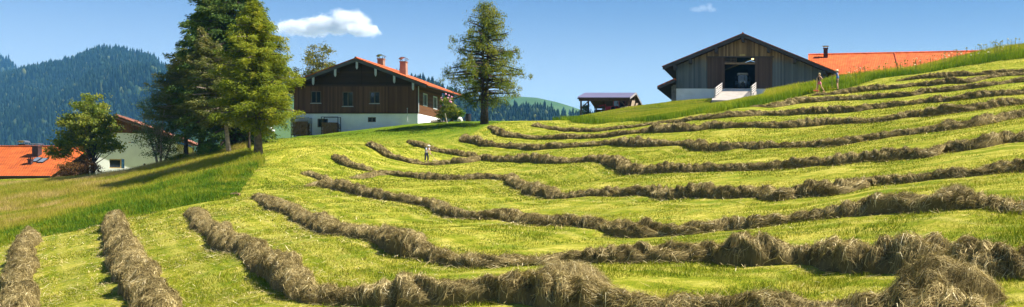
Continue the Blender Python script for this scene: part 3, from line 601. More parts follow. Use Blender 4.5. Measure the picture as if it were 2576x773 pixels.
# ------------------------------------------------------------------ far hills with their forest
def hill(name, prof, R0, R1, zb, Rback, col_stops, nz, nsc, seed):
    """ridge given as (photo x, y) at distance R1; foot at distance R0"""
    prof = np.array(prof, float); v = VN(seed)
    xs = np.linspace(prof[0, 0], prof[-1, 0], 90); ys = np.interp(xs, prof[:, 0], prof[:, 1])
    X = (xs-CX)/F*R1; Zr = (HY-ys)/F*R1
    tt = np.r_[np.linspace(0, 1, 34), np.linspace(1.06, 1.6, 8)]
    Yv = R0+(R1-R0)*tt
    fz = np.where(tt <= 1, tt**.92, 1-(tt-1)*1.0)
    XX = X[:, None]*(Yv/R1)[None]; YY = np.broadcast_to(Yv[None], XX.shape)
    ZZ = zb+(Zr[:, None]-zb)*fz[None]
    env = np.clip(np.sin(np.clip(tt, 0, 1)*math.pi), 0, 1)
    ZZ = ZZ+env[None]*nz*v(XX/nsc, YY/nsc)+env[None]*nz*.4*v(XX/nsc*2.7, YY/nsc*2.7+9)
    V = np.stack([XX, YY, ZZ], -1).reshape(-1, 3); m = len(tt)
    i = np.arange(89)[:, None]*m+np.arange(m-1)[None]; Fq = np.stack([i, i+m, i+m+1, i+1], -1).reshape(-1, 4)
    M, t, o = nodes(name); f = noise(t, coords(t, (.004, .004, .004)), 1.5, 6, .6); r = ramp(t, col_stops); t.links.new(f, r.inputs[0]); bsdf(t, o, r.outputs[0], .95, 0, .05)
    h = mesh_np(name, V, Fq, M, smooth=True); tag(h, kind='structure')
    return XX, YY, ZZ
FOR = [(.35, (.03,.055,.012)), (.65, (.055,.085,.02))]
MEA = [(.35, (.05,.10,.025)), (.65, (.09,.14,.035))]
def bil(grid, n, r, lo=0., hi=1.03, keep=None):
    XX, YY, ZZ = grid; k = XX.shape[0]; tt = np.r_[np.linspace(0, 1, 34), np.linspace(1.06, 1.6, 8)]
    u = r.uniform(0, k-1.001, n); tv = r.uniform(lo, hi, n); v = np.interp(tv, tt, np.arange(len(tt)))
    i = u.astype(int); j = v.astype(int); a = u-i; b = v-j
    f = lambda A: (A[i, j]*(1-a)+A[i+1, j]*a)*(1-b)+(A[i, j+1]*(1-a)+A[i+1, j+1]*a)*b
    p = np.stack([f(XX), f(YY), f(ZZ)], -1)
    if keep is not None: p = p[keep(p)]
    return p
def forest(name, P, hmin, hmax, mat, seed, broad=.12):
    """many small conifers (ragged three-tier cones, some rounder broadleaf tops) as one wood"""
    r = np.random.default_rng(seed); n = len(P); sd = 7
    prof = [(0, .02), (.34, .12), (.16, .42), (.24, .44), (.10, .72), (.15, .74), (0, 1.0)]
    profb = [(0, .05), (.30, .22), (.40, .45), (.36, .6), (.30, .75), (.18, .9), (0, .98)]
    k = len(prof); hh = r.uniform(hmin, hmax, n)*(1+.25*r.normal(0, .6, n)); ww = hh*r.uniform(.42, .62, n); bd = r.random(n) < broad
    hh = np.where(bd, hh*.72, hh)
    pr = np.where(bd[:, None, None], np.array(profb)[None], np.array(prof)[None])
    th = (np.arange(sd)*2*math.pi/sd)[None, None]+r.uniform(0, 6.28, (n, 1, 1))+np.arange(k)[None, :, None]*.4
    rad = pr[..., 0][:, :, None]*ww[:, None, None]*r.uniform(.72, 1.28, (n, k, sd))
    V = np.stack([P[:, 0, None, None]+rad*np.cos(th), P[:, 1, None, None]+rad*np.sin(th), P[:, 2, None, None]+pr[..., 1][:, :, None]*hh[:, None, None]-rad*.25-.4], -1)
    b = (np.arange(n)*k*sd)[:, None, None]; i = np.arange(k-1)[None, :, None]*sd; q = np.arange(sd)[None, None]; q2 = (q+1) % sd
    Fq = np.stack([b+i+q, b+i+q2, b+i+sd+q2, b+i+sd+q], -1).reshape(-1, 4)
    tone = np.clip(r.normal(.42, .22, n)+np.where(bd, .28, 0), 0, 1)
    o = mesh_np(name, V.reshape(-1, 3), Fq, mat, None, np.repeat(tone, k*sd)); tag(o, kind='stuff'); return o
M_forest = toned('forest', [(0, (.006,.018,.009)), (.4, (.015,.034,.014)), (.75, (.034,.06,.02)), (1, (.10,.115,.03))], .9, .15, .05)
rh = np.random.default_rng(3)
far_l = hill('mountain', [(-260,150),(-120,150),(-60,140),(0,152),(20,160),(48,182),(80,196),(200,210)], 2600, 3300, 40, 0, FOR, 25, 300, 21)
forest('mountain_forest', bil(far_l, 5200, rh, .25), 17, 25, M_forest, 31)
main_l = hill('mountain', [(-330,260),(-150,225),(-60,205),(0,202),(55,194),(100,183),(160,176),(200,157),(240,141),(285,137),(330,147),(380,154),(410,180),(460,205),(540,245),(640,290),(760,330)], 1000, 2500, -50, 0, FOR, 40, 260, 22)
forest('mountain_forest', bil(main_l, 26000, rh, .12), 16, 24, M_forest, 32, .17)
mid = hill('hill', [(480,300),(580,240),(660,205),(740,196),(820,196),(900,192),(1000,199),(1040,207),(1090,221),(1130,236),(1180,255),(1230,272),(1290,281),(1350,280),(1400,286),(1460,292),(1520,310),(1620,345),(1720,400)], 650, 1350, -60, 0, MEA, 14, 170, 23)
vm = VN(61)
def wood(p):
    x, y = proj(p); m = vm(p[:, 0]/90, p[:, 1]/90)
    meadow = ((x < 752) & (y > 262-20*m)) | ((x > 725) & (x < 772) & (y > 192) & (y < 232+12*m)) | (m > .62)
    return ~meadow
forest('hill_forest', bil(mid, 17500, rh, .04, 1.02, wood), 8, 15, M_forest, 33, .22)
bald = hill('hill', [(1050,300),(1120,268),(1180,252),(1230,246),(1290,242),(1350,246),(1400,257),(1440,269),(1490,286),(1560,320)], 1500, 2300, 0, 0, MEA, 8, 240, 24)
forest('hill_forest', bil(bald, 700, rh, .1, .8, lambda p: vm(p[:, 0]/120+7, p[:, 1]/120) > .35), 12, 18, M_forest, 34, .3)
# air: pale even haze around the whole valley, the sky and the clouds stay outside
M, t, o = nodes('haze_air'); pv = t.nodes.new('ShaderNodeVolumePrincipled')
pv.inputs['Color'].default_value = (.17, .50, 1, 1); pv.inputs['Density'].default_value = HAZE = .00009; pv.inputs['Anisotropy'].default_value = 0
t.links.new(pv.outputs[0], o.inputs['Volume'])
hz = MB().box(-7400, 6400, -3200, 8300, -75, 560).build('haze', M); tag(hz, kind='stuff')
# ------------------------------------------------------------------ buildings
WHITE = simple('white_render', (.82,.83,.83), .9, 0, .055, .8)
FRAME = simple('window_wood', (.16,.12,.08), .6); GLASS = glass(); PALEF = simple('pale_trim', (.50,.52,.52), .7, 0, .12, 5)
DKWOOD = planks('dark_logs', (.028,.016,.009), (.085,.046,.024), .24, 'z', .8)
CLAD = planks('brown_cladding', (.06,.027,.013), (.185,.085,.044), .17, 'x', .75)
BARGE = planks('grey_barge', (.07,.065,.06), (.16,.15,.135), .14, 'z', .85)
SOFFIT = planks('soffit_boards', (.035,.018,.009), (.085,.042,.02), .16, 'y', .8)
def window_y(parent, x0, x1, z0, z1, y, mull=1, frame=FRAME, pane=GLASS, sill=True, fw=.07, depth=.12):
    """window in a wall whose face (towards -Y) is at y, set into its opening"""
    b = MB(); yf = y+.03
    b.box(x0, x0+fw, yf, y+depth, z0, z1).box(x1-fw, x1, yf, y+depth, z0, z1).box(x0+fw, x1-fw, yf, y+depth, z1-fw, z1).box(x0+fw, x1-fw, yf, y+depth, z0, z0+fw)
    for k in range(mull):
        xm = x0+(x1-x0)*(k+1)/(mull+1); b.box(xm-.035, xm+.035, yf+.01, y+depth, z0+fw, z1-fw)
    wn = b.build('window', frame, parent)
    MB().box(x0+fw, x1-fw, y+depth*.6, y+depth*.6+.02, z0+fw, z1-fw).build('pane', pane, wn)
    if sill: MB().box(x0-.05, x1+.05, y-.07, y+.03, z0-.06, z0).build('sill', PALEF, wn)
    return wn
def window_x(parent, y0, y1, z0, z1, x, frame=PALEF):
    """window in a wall whose face (towards +X) is at x"""
    b = MB(); fw = .13; a, c = x-.12, x+.02
    b.box(a, c, y0, y0+fw, z0, z1).box(a, c, y1-fw, y1, z0, z1).box(a, c, y0+fw, y1-fw, z1-fw, z1).box(a, c, y0+fw, y1-fw, z0, z0+fw)
    ym = (y0+y1)/2; b.box(a, x-.01, ym-.03, ym+.03, z0+fw, z1-fw)
    wn = b.build('window', frame, parent); MB().box(x-.08, x-.06, y0+fw, y1-fw, z0+fw, z1-fw).build('pane', GLASS, wn); return wn
def gable_roof(parent, xa, za, xl, xr, tan_l, tan_r, y0, y1, th, tile, under, barge, tile_th=.09, bh=.32):
    """ridge along Y at (xa,za) (upper edge); returns roof object"""
    zl, zr = za-(xa-xl)*tan_l, za-(xr-xa)*tan_r
    prof = [(xl, zl-tile_th), (xa, za-tile_th), (xr, zr-tile_th), (xr, zr-tile_th-th), (xa, za-tile_th-th), (xl, zl-tile_th-th)]
    roof = MB().prism(prof, y0+.06, y1-.06).build('roof', under, parent)
    tp = [(xl-.12, zl-.12*tan_l), (xa, za), (xr+.12, zr-.12*tan_r), (xr+.12, zr-.12*tan_r-tile_th+.004), (xa, za-tile_th+.004), (xl-.12, zl-.12*tan_l-tile_th+.004)]
    MB().prism(tp, y0-.03, y1+.03).build('roof_tiles', tile, roof)
    MB().lathe((xa, y0-.04, za-.02), [(.001, 0), (.13, 0), (.13, y1-y0+.08), (.001, y1-y0+.08)], 8, 'y').build('ridge_tiles', tile, roof)
    for s in (0, 1):
        a = (xl, zl) if s == 0 else (xr, zr); tt = tile_th+.01
        q = [(a[0], a[1]-tt), (xa, za-tt), (xa, za-tt-bh), (a[0], a[1]-tt-bh)]
        if s == 1: q = q[::-1]
        MB().prism(q, y0, y0+.055).build('barge_board', barge, roof)
    return roof
def chimney(parent, cx, cy_, zb, zt, sz, brick, cap, taper=.0, capk='arch'):
    b = MB(); h = sz/2; k = h*(1-taper)
    v = [(cx-h,cy_-h,zb),(cx+h,cy_-h,zb),(cx+h,cy_+h,zb),(cx-h,cy_+h,zb),(cx-k,cy_-k,zt),(cx+k,cy_-k,zt),(cx+k,cy_+k,zt),(cx-k,cy_+k,zt)]
    b.add(v, [(0,3,2,1),(4,5,6,7),(0,1,5,4),(1,2,6,5),(2,3,7,6),(3,0,4,7)])
    b.box(cx-k-.06, cx+k+.06, cy_-k-.06, cy_+k+.06, zt-.10, zt+.02)
    ch = b.build('chimney', brick, parent); c = MB()
    for sx in (-1, 1):
        for sy in (-1, 1): c.box(cx+sx*(k-.05)-.03, cx+sx*(k-.05)+.03, cy_+sy*(k-.05)-.03, cy_+sy*(k-.05)+.03, zt+.02, zt+.24)
    if capk == 'arch':
        pr = [(cx+(k+.12)*math.cos(t), zt+.24+.26*math.sin(t)) for t in np.linspace(0, math.pi, 9)]+[(cx+(k+.07)*math.cos(t), zt+.24+.20*math.sin(t)) for t in np.linspace(math.pi, 0, 9)]
        c.prism(pr, cy_-k-.12, cy_+k+.12)
    else: c.box(cx-k-.14, cx+k+.14, cy_-k-.14, cy_+k+.14, zt+.24, zt+.32)
    c.build('chimney_cap', cap, ch); return ch
CAPM = simple('zinc', (.30,.31,.33), .35, .8, .1, 6); DARKM = simple('dark_metal', (.03,.028,.03), .5, .4)
BRICK = tiles('chimney_brick', (.50,.28,.19), (.43,.23,.155), .25, .08, (0, 2))
TILE_R = tiles('orange_tiles', (.62,.145,.035), (.50,.105,.025), .30, .36, (1, 0))
TILE_F = tiles('orange_tiles_front', (.62,.14,.026), (.52,.105,.02), .30, .36, (0, 1))
TILE_P = tiles('faded_red_tiles', (.50,.22,.15), (.30,.10,.06), .30, .4, (1, 0))
# ---- farmhouse
Y0 = 120.0; fx0, fx1 = -53.96, -40.67; xr_, zr_ = -46.9, 15.06
fh = thing('farmhouse', 'dark timber farmhouse on a white basement with two chimneys and brackets under its gable', 'house', (-47.3, 120, 7.5))
zt, zc = 9.17, 12.09; TAN = .375
L_ = fx1-fx0
hole = lambda a, b, ztop, zbot: (fx0+a*L_, fx0+b*L_, zbot, ztop)
bh1 = hole(.186, .27, 8.62, 7.69); bh2 = hole(.594, .66, 8.78, 8.25)
b = MB().wall(fx0, fx1, 4.5, zt, Y0, Y0+.3, [bh1, bh2]); b.box(fx1-.3, fx1, Y0+.3, 128.2, 4.5, zt); b.box(fx0, fx0+.3, Y0+.3, 128.2, 4.5, zt); b.box(fx0+.3, fx1-.3, 127.9, 128.2, 4.5, zt)
b.build('basement_wall', WHITE, fh)
ws = [hole(.135, .217, 11.58, 10.30), hole(.391, .477, 11.52, 9.95), hole(.61, .692, 11.52, 10.26)]
b = MB().wall(fx0-.04, fx1+.04, zt+.1, zc, Y0-.07, Y0+.02, ws)
b.build('cladding', CLAD, fh)
b = MB().wall(fx0, fx1, zt+.004, zc, Y0+.025, Y0+.25, ws); s_ = MB().wall(Y0+.26, 128.2, zt+.004, 12.6, fx1-.22, fx1-.004, [(121.7, 123.1, 10.16, 11.55), (125.1, 126.5, 10.1, 11.55)], 'x').build('side_wall', planks('sunlit_tone_logs', (.06,.026,.011), (.17,.074,.029), .24, 'z', .7), fh)  # side logs are a lighter, more orange copy: sunlight put into their colour
b.wall(Y0+.26, 128.2, zt+.004, 12.3, fx0+.004, fx0+.22, [], 'x'); b.box(fx0+.23, fx1-.23, 127.95, 128.19, zt+.004, 12.3)
b.build('log_wall', DKWOOD, fh)
zu = lambda x: zr_-.42-TAN*abs(x-xr_)
MB().prism([(fx0, zc+.003), (fx1, zc+.003), (fx1, max(zc+.05, zu(fx1))), (xr_, zu(xr_)), (fx0, max(zc+.05, zu(fx0)))], Y0+.03, Y0+.25).build('gable', DKWOOD, fh)
b = MB()
for fx_ in (.2, .535, .74): xx = fx0+fx_*L_; b.box(xx-.12, xx+.12, Y0-.05, Y0+.02, zc+.05, zu(xx)-.02)
b.box(fx0, fx1, Y0-.10, Y0+.01, zc+.01, zc+.12); b.box(fx0-.05, fx1+.05, Y0-.11, Y0+.01, zt+.01, zt+.11)
b.build('gable_beams', DKWOOD, fh)
rf = gable_roof(fh, xr_, zr_, -55.5, -39.4, TAN, TAN, 118.8, 132.8, .2, TILE_R, SOFFIT, BARGE)
for i, xd in enumerate((788.7, 844, 898.5, 945.6, 992.4, 1039.7)):
    xx = (xd-CX)/F*119.0; zz = zr_-TAN*abs(xx-xr_)-.36
    MB().prism([(xx-.11, zz), (xx-.11, zz-.68), (xx, zz-.86), (xx+.11, zz-.68), (xx+.11, zz)], 118.87, 118.97).build('bracket', PALEF, fh)
    MB().box(xx-.10, xx+.10, 118.98, Y0+.0, zz-.30, zz-.02).build('purlin', DKWOOD, fh)
for h_ in ws: window_y(fh, *h_, Y0-.07, 1, depth=.2)
for h_ in (bh1, bh2): window_y(fh, *h_, Y0, 1, sill=False, depth=.2)
window_x(fh, 121.7, 123.1, 10.16, 11.55, fx1); window_x(fh, 125.1, 126.5, 10.1, 11.55, fx1)
chimney(rf, -48.7, 131, 14.1, 16.45, .70, BRICK, CAPM, .06); chimney(rf, -44.3, 126, 13.7, 15.5, .74, BRICK, CAPM, .14)
MB().box(fx0, fx1+.1, 128.3, 132.6, 8.6, 8.95).build('porch_floor', simple('porch_stone', (.45,.40,.34), .9), fh)
for yy in (129.7, 132.2): MB().box(fx1-.12, fx1+.08, yy-.1, yy+.1, 8.95, 12.4).build('porch_post', DKWOOD, fh)
MB().box(fx1-.10, fx1+.06, 128.3, 132.7, 12.2, 12.42).build('porch_beam', DKWOOD, fh)
MB().tube([(-39.25, 118.8, 12.02), (-39.25, 132.8, 12.02)], .075, 8).build('gutter', DARKM, fh)
MB().tube([(fx1+.1, Y0-.05, 12.1), (fx1+.1, Y0-.05, 9.3)], .05, 6).build('downpipe', PALEF, fh)
MB().box(fx1+.02, fx1+1.1, 124.2, 127.6, 8.0, 8.75).build('side_step', simple('step_stone', (.46,.38,.32), .9), fh)
MB().tube([(-41.75, 119.85, 8.3), (-41.75, 119.85, 9.65)], .025, 6).lathe((-41.75, 119.85, 9.65), [(.001, 0), (.07, .05), (.001, .13)], 8).build('vent_pipe', PALEF, fh)
# ---- firewood racks
FIRE = simple('cut_wood', (.20,.11,.055), .85, 0, .3, 14); BARK = simple('bark', (.075,.05,.035), .95, 0, .3, 8)
def firewood(label, xa, xb, ybt, zb, zt_, cover):
    y = ybt; t_ = thing('firewood_rack', label, 'firewood rack', ((xa+xb)/2, y, zb), group='firewood racks against the white basement')
    b = MB()
    for xx in (xa, xb):
        for yy in (y-.35, y+.35): b.box(xx-.03, xx+.03, yy-.03, yy+.03, zb-.3, zt_)
    b.box(xa, xb, y-.38, y-.33, zt_-.05, zt_); b.box(xa, xb, y+.33, y+.38, zt_-.05, zt_); b.box(xa, xb, y-.38, y-.33, zb+.05, zb+.12)
    b.build('rack_frame', DARKM if not cover else DKWOOD, t_)
    lg = MB(); zz = zb+.12; row = 0; top = zt_-(.42 if cover else .62)
    while zz < top:
        xx = xa+.1+(row % 2)*.05
        while xx < xb-.08:
            r_ = rng.uniform(.05, .085); lg.lathe((xx, y-.36-rng.uniform(0, .06), zz), [(.001, 0), (r_, 0), (r_*.95, .65), (.001, .65)], 6, 'y'); xx += r_*2+.005
        zz += .135; row += 1
    lg.build('log_stack', FIRE, t_)
    if cover:
        MB().prism([(xa-.08, zt_-.40), (xa+.1, zt_-.02), (xa+.6, zt_+.05), (xb-.2, zt_+.03), (xb+.08, zt_-.06), (xb+.10, zt_-.6), (xb+.05, zt_-.6), (xb, zt_-.14), (xb-.3, zt_-.06), (xa+.6, zt_-.05), (xa+.13, zt_-.12), (xa, zt_-.42)][::-1], y-.5, y+.42).build('tarpaulin', simple('grey_tarp', (.33,.36,.40), .5), t_)
    return t_
firewood('firewood rack under a grey tarpaulin at the left end of the basement', fx0+.09, fx0+.145*L_, 119.35, float(gz(fx0+1, 119.3)), 8.68, True)
firewood('open metal firewood rack half filled with logs beside the basement window', fx0+.25*L_, fx0+.383*L_, 119.35, float(gz(fx0+4.2, 119.3)), 8.76, False)
# ---- barn
BW = planks('barn_boards', (.06,.036,.016), (.36,.24,.115), .22, 'x', .85, (.105,.135,.155), 4.0)
DOOR = planks('barn_door_boards', (.06,.036,.027), (.115,.075,.055), .2, 'x', .85)
BBARGE = planks('barn_barge', (.045,.038,.036), (.10,.085,.08), .13, 'z', .85)
bx0, bx1, by = -16.55, 4.43, 155.0; bxa, bza = -7.2, 22.86; BT = .41; bz = 15.33
barn = thing('barn', 'big weathered timber barn with open doorway, white plinth and lean-to', 'barn', (-6, 155, 15))
ox0, ox1, oz1 = -9.80, -5.54, 19.76
bu = lambda x: bza-.5-BT*abs(x-bxa)
MB().wall(bx0, bx1, 9.5, bz, by, by+.4, [(ox0, ox1, 9, 15.28)]).box(bx0, bx0+.4, by+.4, 180, 9.5, bz).box(ox0, ox1, by+.05, by+.35, 13.5, bz-.12).build('plinth', WHITE, barn)
d0, d1 = -12.2, -3.18
MB().prism([(bx0, bz+.003), (ox0, bz+.003), (ox0, oz1), (ox0-2.6, oz1), (ox0-2.6, bu(ox0-2.6)), (bx0, bu(bx0))], by+.02, by+.2).prism([(ox1, bz+.003), (bx1, bz+.003), (bx1, bu(bx1)), (ox1+2.6, bu(ox1+2.6)), (ox1+2.6, oz1), (ox1, oz1)], by+.02, by+.2).build('board_wall', BW, barn)
MB().prism([(ox0-2.6, oz1+.06), (ox1+2.6, oz1+.06), (ox1+2.6, bu(ox1+2.6)), (bxa, bu(bxa)), (ox0-2.6, bu(ox0-2.6))], by-.03, by+.17).build('gable', BW, barn)
MB().box(ox0-2.6, ox1+2.6, by-.10, by+.18, oz1-.10, oz1+.05).build('door_rail', BBARGE, barn)
for a, c in ((d0, ox0+.02), (ox1-.02, d1)): MB().box(a, c, by-.12, by-.02, bz-.02, oz1-.11).build('sliding_door', DOOR, barn)
MB().box(ox0, ox1, by+.0, by+.22, 18.72, 18.96).build('lintel', simple('pale_beam', (.22,.15,.085), .8), barn)
b = MB()
for xx in (ox0+.15, ox0+.85, ox0+1.6): b.box(xx-.05, xx+.05, by+.6, by+.68, 18.98, oz1)
for zz in (19.2, 19.5): b.box(ox0, ox0+1.65, by+.5, by+.58, zz-.05, zz+.05)
b.build('loft_slats', simple('slat_wood', (.16,.12,.085), .8), barn)
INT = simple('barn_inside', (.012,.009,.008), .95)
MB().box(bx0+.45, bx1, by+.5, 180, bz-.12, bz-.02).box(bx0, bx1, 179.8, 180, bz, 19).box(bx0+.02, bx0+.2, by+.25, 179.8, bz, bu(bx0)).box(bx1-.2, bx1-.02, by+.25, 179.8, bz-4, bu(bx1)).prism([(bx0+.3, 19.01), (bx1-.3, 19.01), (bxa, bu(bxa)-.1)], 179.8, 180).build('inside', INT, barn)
brf = gable_roof(barn, bxa, bza, -18.25, 6.0, BT, BT, 153.5, 181, .26, TILE_R, SOFFIT, BBARGE, bh=.46)
for xd in (1698, 1737, 1802, 1869, 1933, 1999, 2074):
    xx = (xd-CX)/F*154.2; zz = bza-BT*abs(xx-bxa)-.55
    MB().box(xx-.19, xx+.19, 153.62, by-.12, zz-.62, zz).build('purlin', BBARGE, barn)
# lean-to
ap = [(-19.0, 15.35), (bx0-.01, 16.42), (bx0-.01, 16.22), (-19.0, 15.15)]
lr = MB().prism(ap, 153.6, 171).build('lean_to_roof', SOFFIT, barn); MB().prism([(x, z+.21) for x, z in ap[:2]]+[(x, z+.205) for x, z in ap[2:]], 153.5, 171.1).build('roof_tiles', TILE_R, lr)
MB().prism([(-19.0, 15.36), (bx0-.02, 16.43), (bx0-.02, 16.13), (-19.0, 15.06)][::-1], 153.44, 153.5).build('barge_board', BBARGE, lr)
MB().box(-17.25, -17.05, 155.3, 171, 9.5, 15.7).box(-17.05, bx0-.01, 155.3, 155.5, 9.5, 15.9).build('lean_to_wall', simple('grey_wall', (.20,.19,.18), .9), barn)
pl = MB().box(-7.72, -6.92, by-.10, by-.035, oz1+.10, oz1+.34).build('name_board', simple('yellow_board', (.40,.30,.10), .7), barn)
lp = MB().tube([(-5.95, 156.5, 19.9), (-5.95, 156.5, 19.72)], .03, 6).build('hanging_lamp', DARKM, barn)
M, t, o = nodes('lamp_glow'); em = N(t, 'ShaderNodeEmission', i_Strength=1.6); em.inputs[0].default_value = (1, .78, .3, 1); t.links.new(em.outputs[0], o.inputs[0])
MB().lathe((-5.95, 156.5, 19.52), [(.001, 0), (.12, .03), (.20, .10), (.16, .18), (.001, .20)], 12).build('bulb', M, lp)
# ramp with its two board railings
RAMPM = simple('ramp_concrete', (.36,.32,.28), .9, 0, .14, 1.2)
rmp = []
ra = [(-10.25, 154.95, 15.02), (-5.35, 154.95, 15.02), (-5.15, 148, 13.95), (-4.3, 141, 12.75), (-3.9, 139, 12.25), (-10.4, 139, 12.3), (-10.45, 141, 12.75), (-10.4, 148, 13.9)]
vs = ra+[(x, y, z-1.6) for x, y, z in ra]; n = len(ra)
tp_ = MB().add(vs, [(0, 7, 2, 1), (7, 6, 3, 2), (6, 5, 4, 3)]+[(i, (i+1) % n, n+(i+1) % n, n+i) for i in range(n)])
tag(tp_.build('ramp', RAMPM), 'pale concrete ramp rising to the open barn doorway', 'ramp')
RAILM = simple('bleached_boards', (.50,.46,.42), .85, 0, .2, 6)
def ramp_rail(label, x, ya, za, yb, zb, h):
    t_ = thing('ramp_railing', label, 'railing', (x, ya, za), group='board railings of the barn ramp')
    for k in range(3):
        f = k/2; y = ya+(yb-ya)*f; z = za+(zb-za)*f; MB().box(x-.06, x+.06, y-.06, y+.06, z-.3, z+h).build('rail_post', RAILM, t_)
    for k in range(4):
        z_ = h*(.2+.25*k); MB().beam((x+.09, ya-.1, za+z_), (x+.09, yb+.1, zb+z_), .04, .15).build('rail_board', RAILM, t_)
ramp_rail('pale board railing on the left side of the barn ramp', -10.15, 141, 12.9, 154.3, 14.95, 1.15)
ramp_rail('pale board railing on the right side of the barn ramp', -5.45, 137.5, 12.75, 153.6, 14.9, 1.15)
pst = MB().box(-3.22, -3.08, 140.3, 140.44, 11.8, 14.0).build('fence_post', simple('old_post', (.16,.15,.14), .9)); tag(pst, 'lone grey wooden post in the grass right of the barn ramp', 'fence post')
# ---- long wing with the orange roof
wing = thing('roofed_wing', 'long low farm wing with a bright orange tiled roof behind the grassy bank', 'farm building', (20, 162, 15))
wa, wb = 2.0, 46.0
rt_ = MB().prism([(158.6, 17.62), (166.6, 21.45), (174.6, 17.62), (174.6, 17.42), (166.6, 21.25), (158.6, 17.42)][::-1], wa, wb, 'x').build('roof', SOFFIT, wing)
sh = .021
for v in rt_.data.vertices: v.co.z += sh*(v.co.x+20-wa)*1
nrow, ncol = 24, 176
us = np.linspace(wa-.05, wb, ncol*4+1); q = np.linspace(0, 1, nrow+1)
vs = []; fc = []
for r_ in range(nrow):           # overlapping courses of curved tiles
    for e, f in ((0, q[r_]), (1, q[r_+1]+.006)):
        y = 158.35+(166.6-158.35)*f; z = 17.62+(21.45-17.62)*(y-158.6)/8.0+.014*(1-e)+.06
        w_ = .014*np.cos(us*2*math.pi/.25)
        vs.append(np.stack([us, np.full(len(us), y), z+w_+sh*(us-wa)], -1))
n_u = len(us)
for r_ in range(nrow):
    a = np.arange(n_u-1)+2*r_*n_u; fc.append(np.stack([a, a+1, a+1+n_u, a+n_u], -1))
    if r_ < nrow-1: a = a+n_u; fc.append(np.stack([a, a+1, a+1+n_u, a+n_u], -1))
M_wt = simple('orange_pantiles', (.58,.118,.024), .7, 0, .22, 1.1)
mesh_np('roof_tiles', np.concatenate(vs), fc, M_wt, rt_)
MB().tube([(wa, 166.6, 21.56), (wb, 166.6, 21.56+sh*(wb-wa))], .14, 8).build('ridge_tiles', M_wt, rt_)
xs_ = (2257-CX)/F*162
MB().beam((xs_, 158.4, 17.66+sh*(xs_-wa)), (xs_, 166.5, 21.56+sh*(xs_-wa)), .14, .10).build('verge_strip', simple('dark_orange', (.40,.075,.02), .8), rt_)
MB().box(wa+4.2, wb-1, 160.2, 160.5, 12, 17.7).box(wb-1, wb-.8, 160.5, 173, 12, 17.7).build('wall', DKWOOD, wing)
xq = (2077-CX)/F*165.4
chimney(rt_, xq, 165.4, 20.4, 22.35, .62, simple('dark_chimney', (.05,.028,.028), .7), CAPM, 0, 'flat')
# ---- open machine shed
SHW = simple('shed_timber', (.13,.075,.04), .8, 0, .25, 5)
shed = thing('machine_shed', 'open timber machine shed with a violet-grey corrugated roof behind the grass bank', 'shed', (-26.6, 160, 11.7))
xs0, xs1 = -30.3, -23.0; prof_s = lambda y: 14.0+(y-155)*.205 if y <= 160.8 else 15.19-(y-160.8)*.18
nu = 25*6; us = np.linspace(xs0-.1, xs1+.1, nu+1); vs = []
for y in (154.8, 157, 159, 160.8, 164, 168): vs.append(np.stack([us, np.full(nu+1, y), prof_s(y)+.12+.035*np.sign(np.cos(us*2*math.pi/.30))*np.abs(np.cos(us*2*math.pi/.30))**.6], -1))
vs = np.concatenate(vs); fc = [np.stack([np.arange(nu)+k*(nu+1), np.arange(nu)+k*(nu+1)+1, np.arange(nu)+(k+1)*(nu+1)+1, np.arange(nu)+(k+1)*(nu+1)], -1) for k in range(5)]
srf = MB().prism([(154.9, 13.85), (160.8, 15.08), (168, 13.78), (168, 13.92), (160.8, 15.22), (154.9, 13.99)], xs0, xs1, 'x').build('roof', SHW, shed)
o = mesh_np('roof_sheet', vs, fc, simple('violet_sheet', (.13,.12,.19), .45, .1, .08, 2), srf)
MB().beam((xs1+.05, 154.9, 13.98), (xs1+.05, 160.8, 15.2), .05, .26).beam((xs1+.05, 160.8, 15.2), (xs1+.05, 168, 13.9), .05, .26).build('barge_board', simple('pale_barge', (.35,.32,.30), .7), srf)
for yy in (155.5, 161, 167.4):
    for xx in ((xs0+.4, -27.6, -25.2, xs1-.3) if yy != 155.5 else (xs0+.4, xs1-.3)):
        MB().box(xx-.11, xx+.11, yy-.11, yy+.11, 10.5, prof_s(yy)-.45).build('post', SHW, shed)
for yy in (155.5, 161, 167.4): MB().box(xs0+.1, xs1-.05, yy-.12, yy+.12, prof_s(yy)-.46, prof_s(yy)-.14).build('beam', SHW, shed)
for yy in (155.5, 167.4):
    MB().beam((xs0+.45, yy, prof_s(yy)-1.45), (xs0+1.5, yy, prof_s(yy)-.42), .12, .12).build('brace', SHW, shed); MB().beam((xs1-.4, yy, prof_s(yy)-1.45), (xs1-1.4, yy, prof_s(yy)-.42), .12, .12).build('brace', SHW, shed)
for xa_, xb_ in ((-27.5, -26.4), (-26.2, -25.2)): MB().beam((xa_, 167.4, 12.0), (xb_, 167.4, 13.3), .1, .1).build('brace', SHW, shed)
MB().box(xs0+.5, -29.2, 167.5, 167.6, 11, 13.3).box(-29.9, -25.3, 167.5, 167.6, 13.15, 13.4).build('back_boards', SHW, shed)
for k, (a, c, hh) in enumerate(((-22.95, -22.75, 2.0), (-22.7, -22.45, 1.75))):
    pk = MB().beam((a-.1+k*.1, 155.7+k*1.6, 11.6), (a+.25, 156.6+k*1.6, 11.8+hh), .42-.12*k, .06, (0, 1, 0)).build('plank', simple('fresh_wood', (.62,.47,.30), .75, 0, .12, 4))
    tag(pk, ('wide pale plank leaning on the front right shed post', 'narrow pale plank leaning behind the wide one at the shed end')[k], 'plank', 'planks leaning on the machine shed')
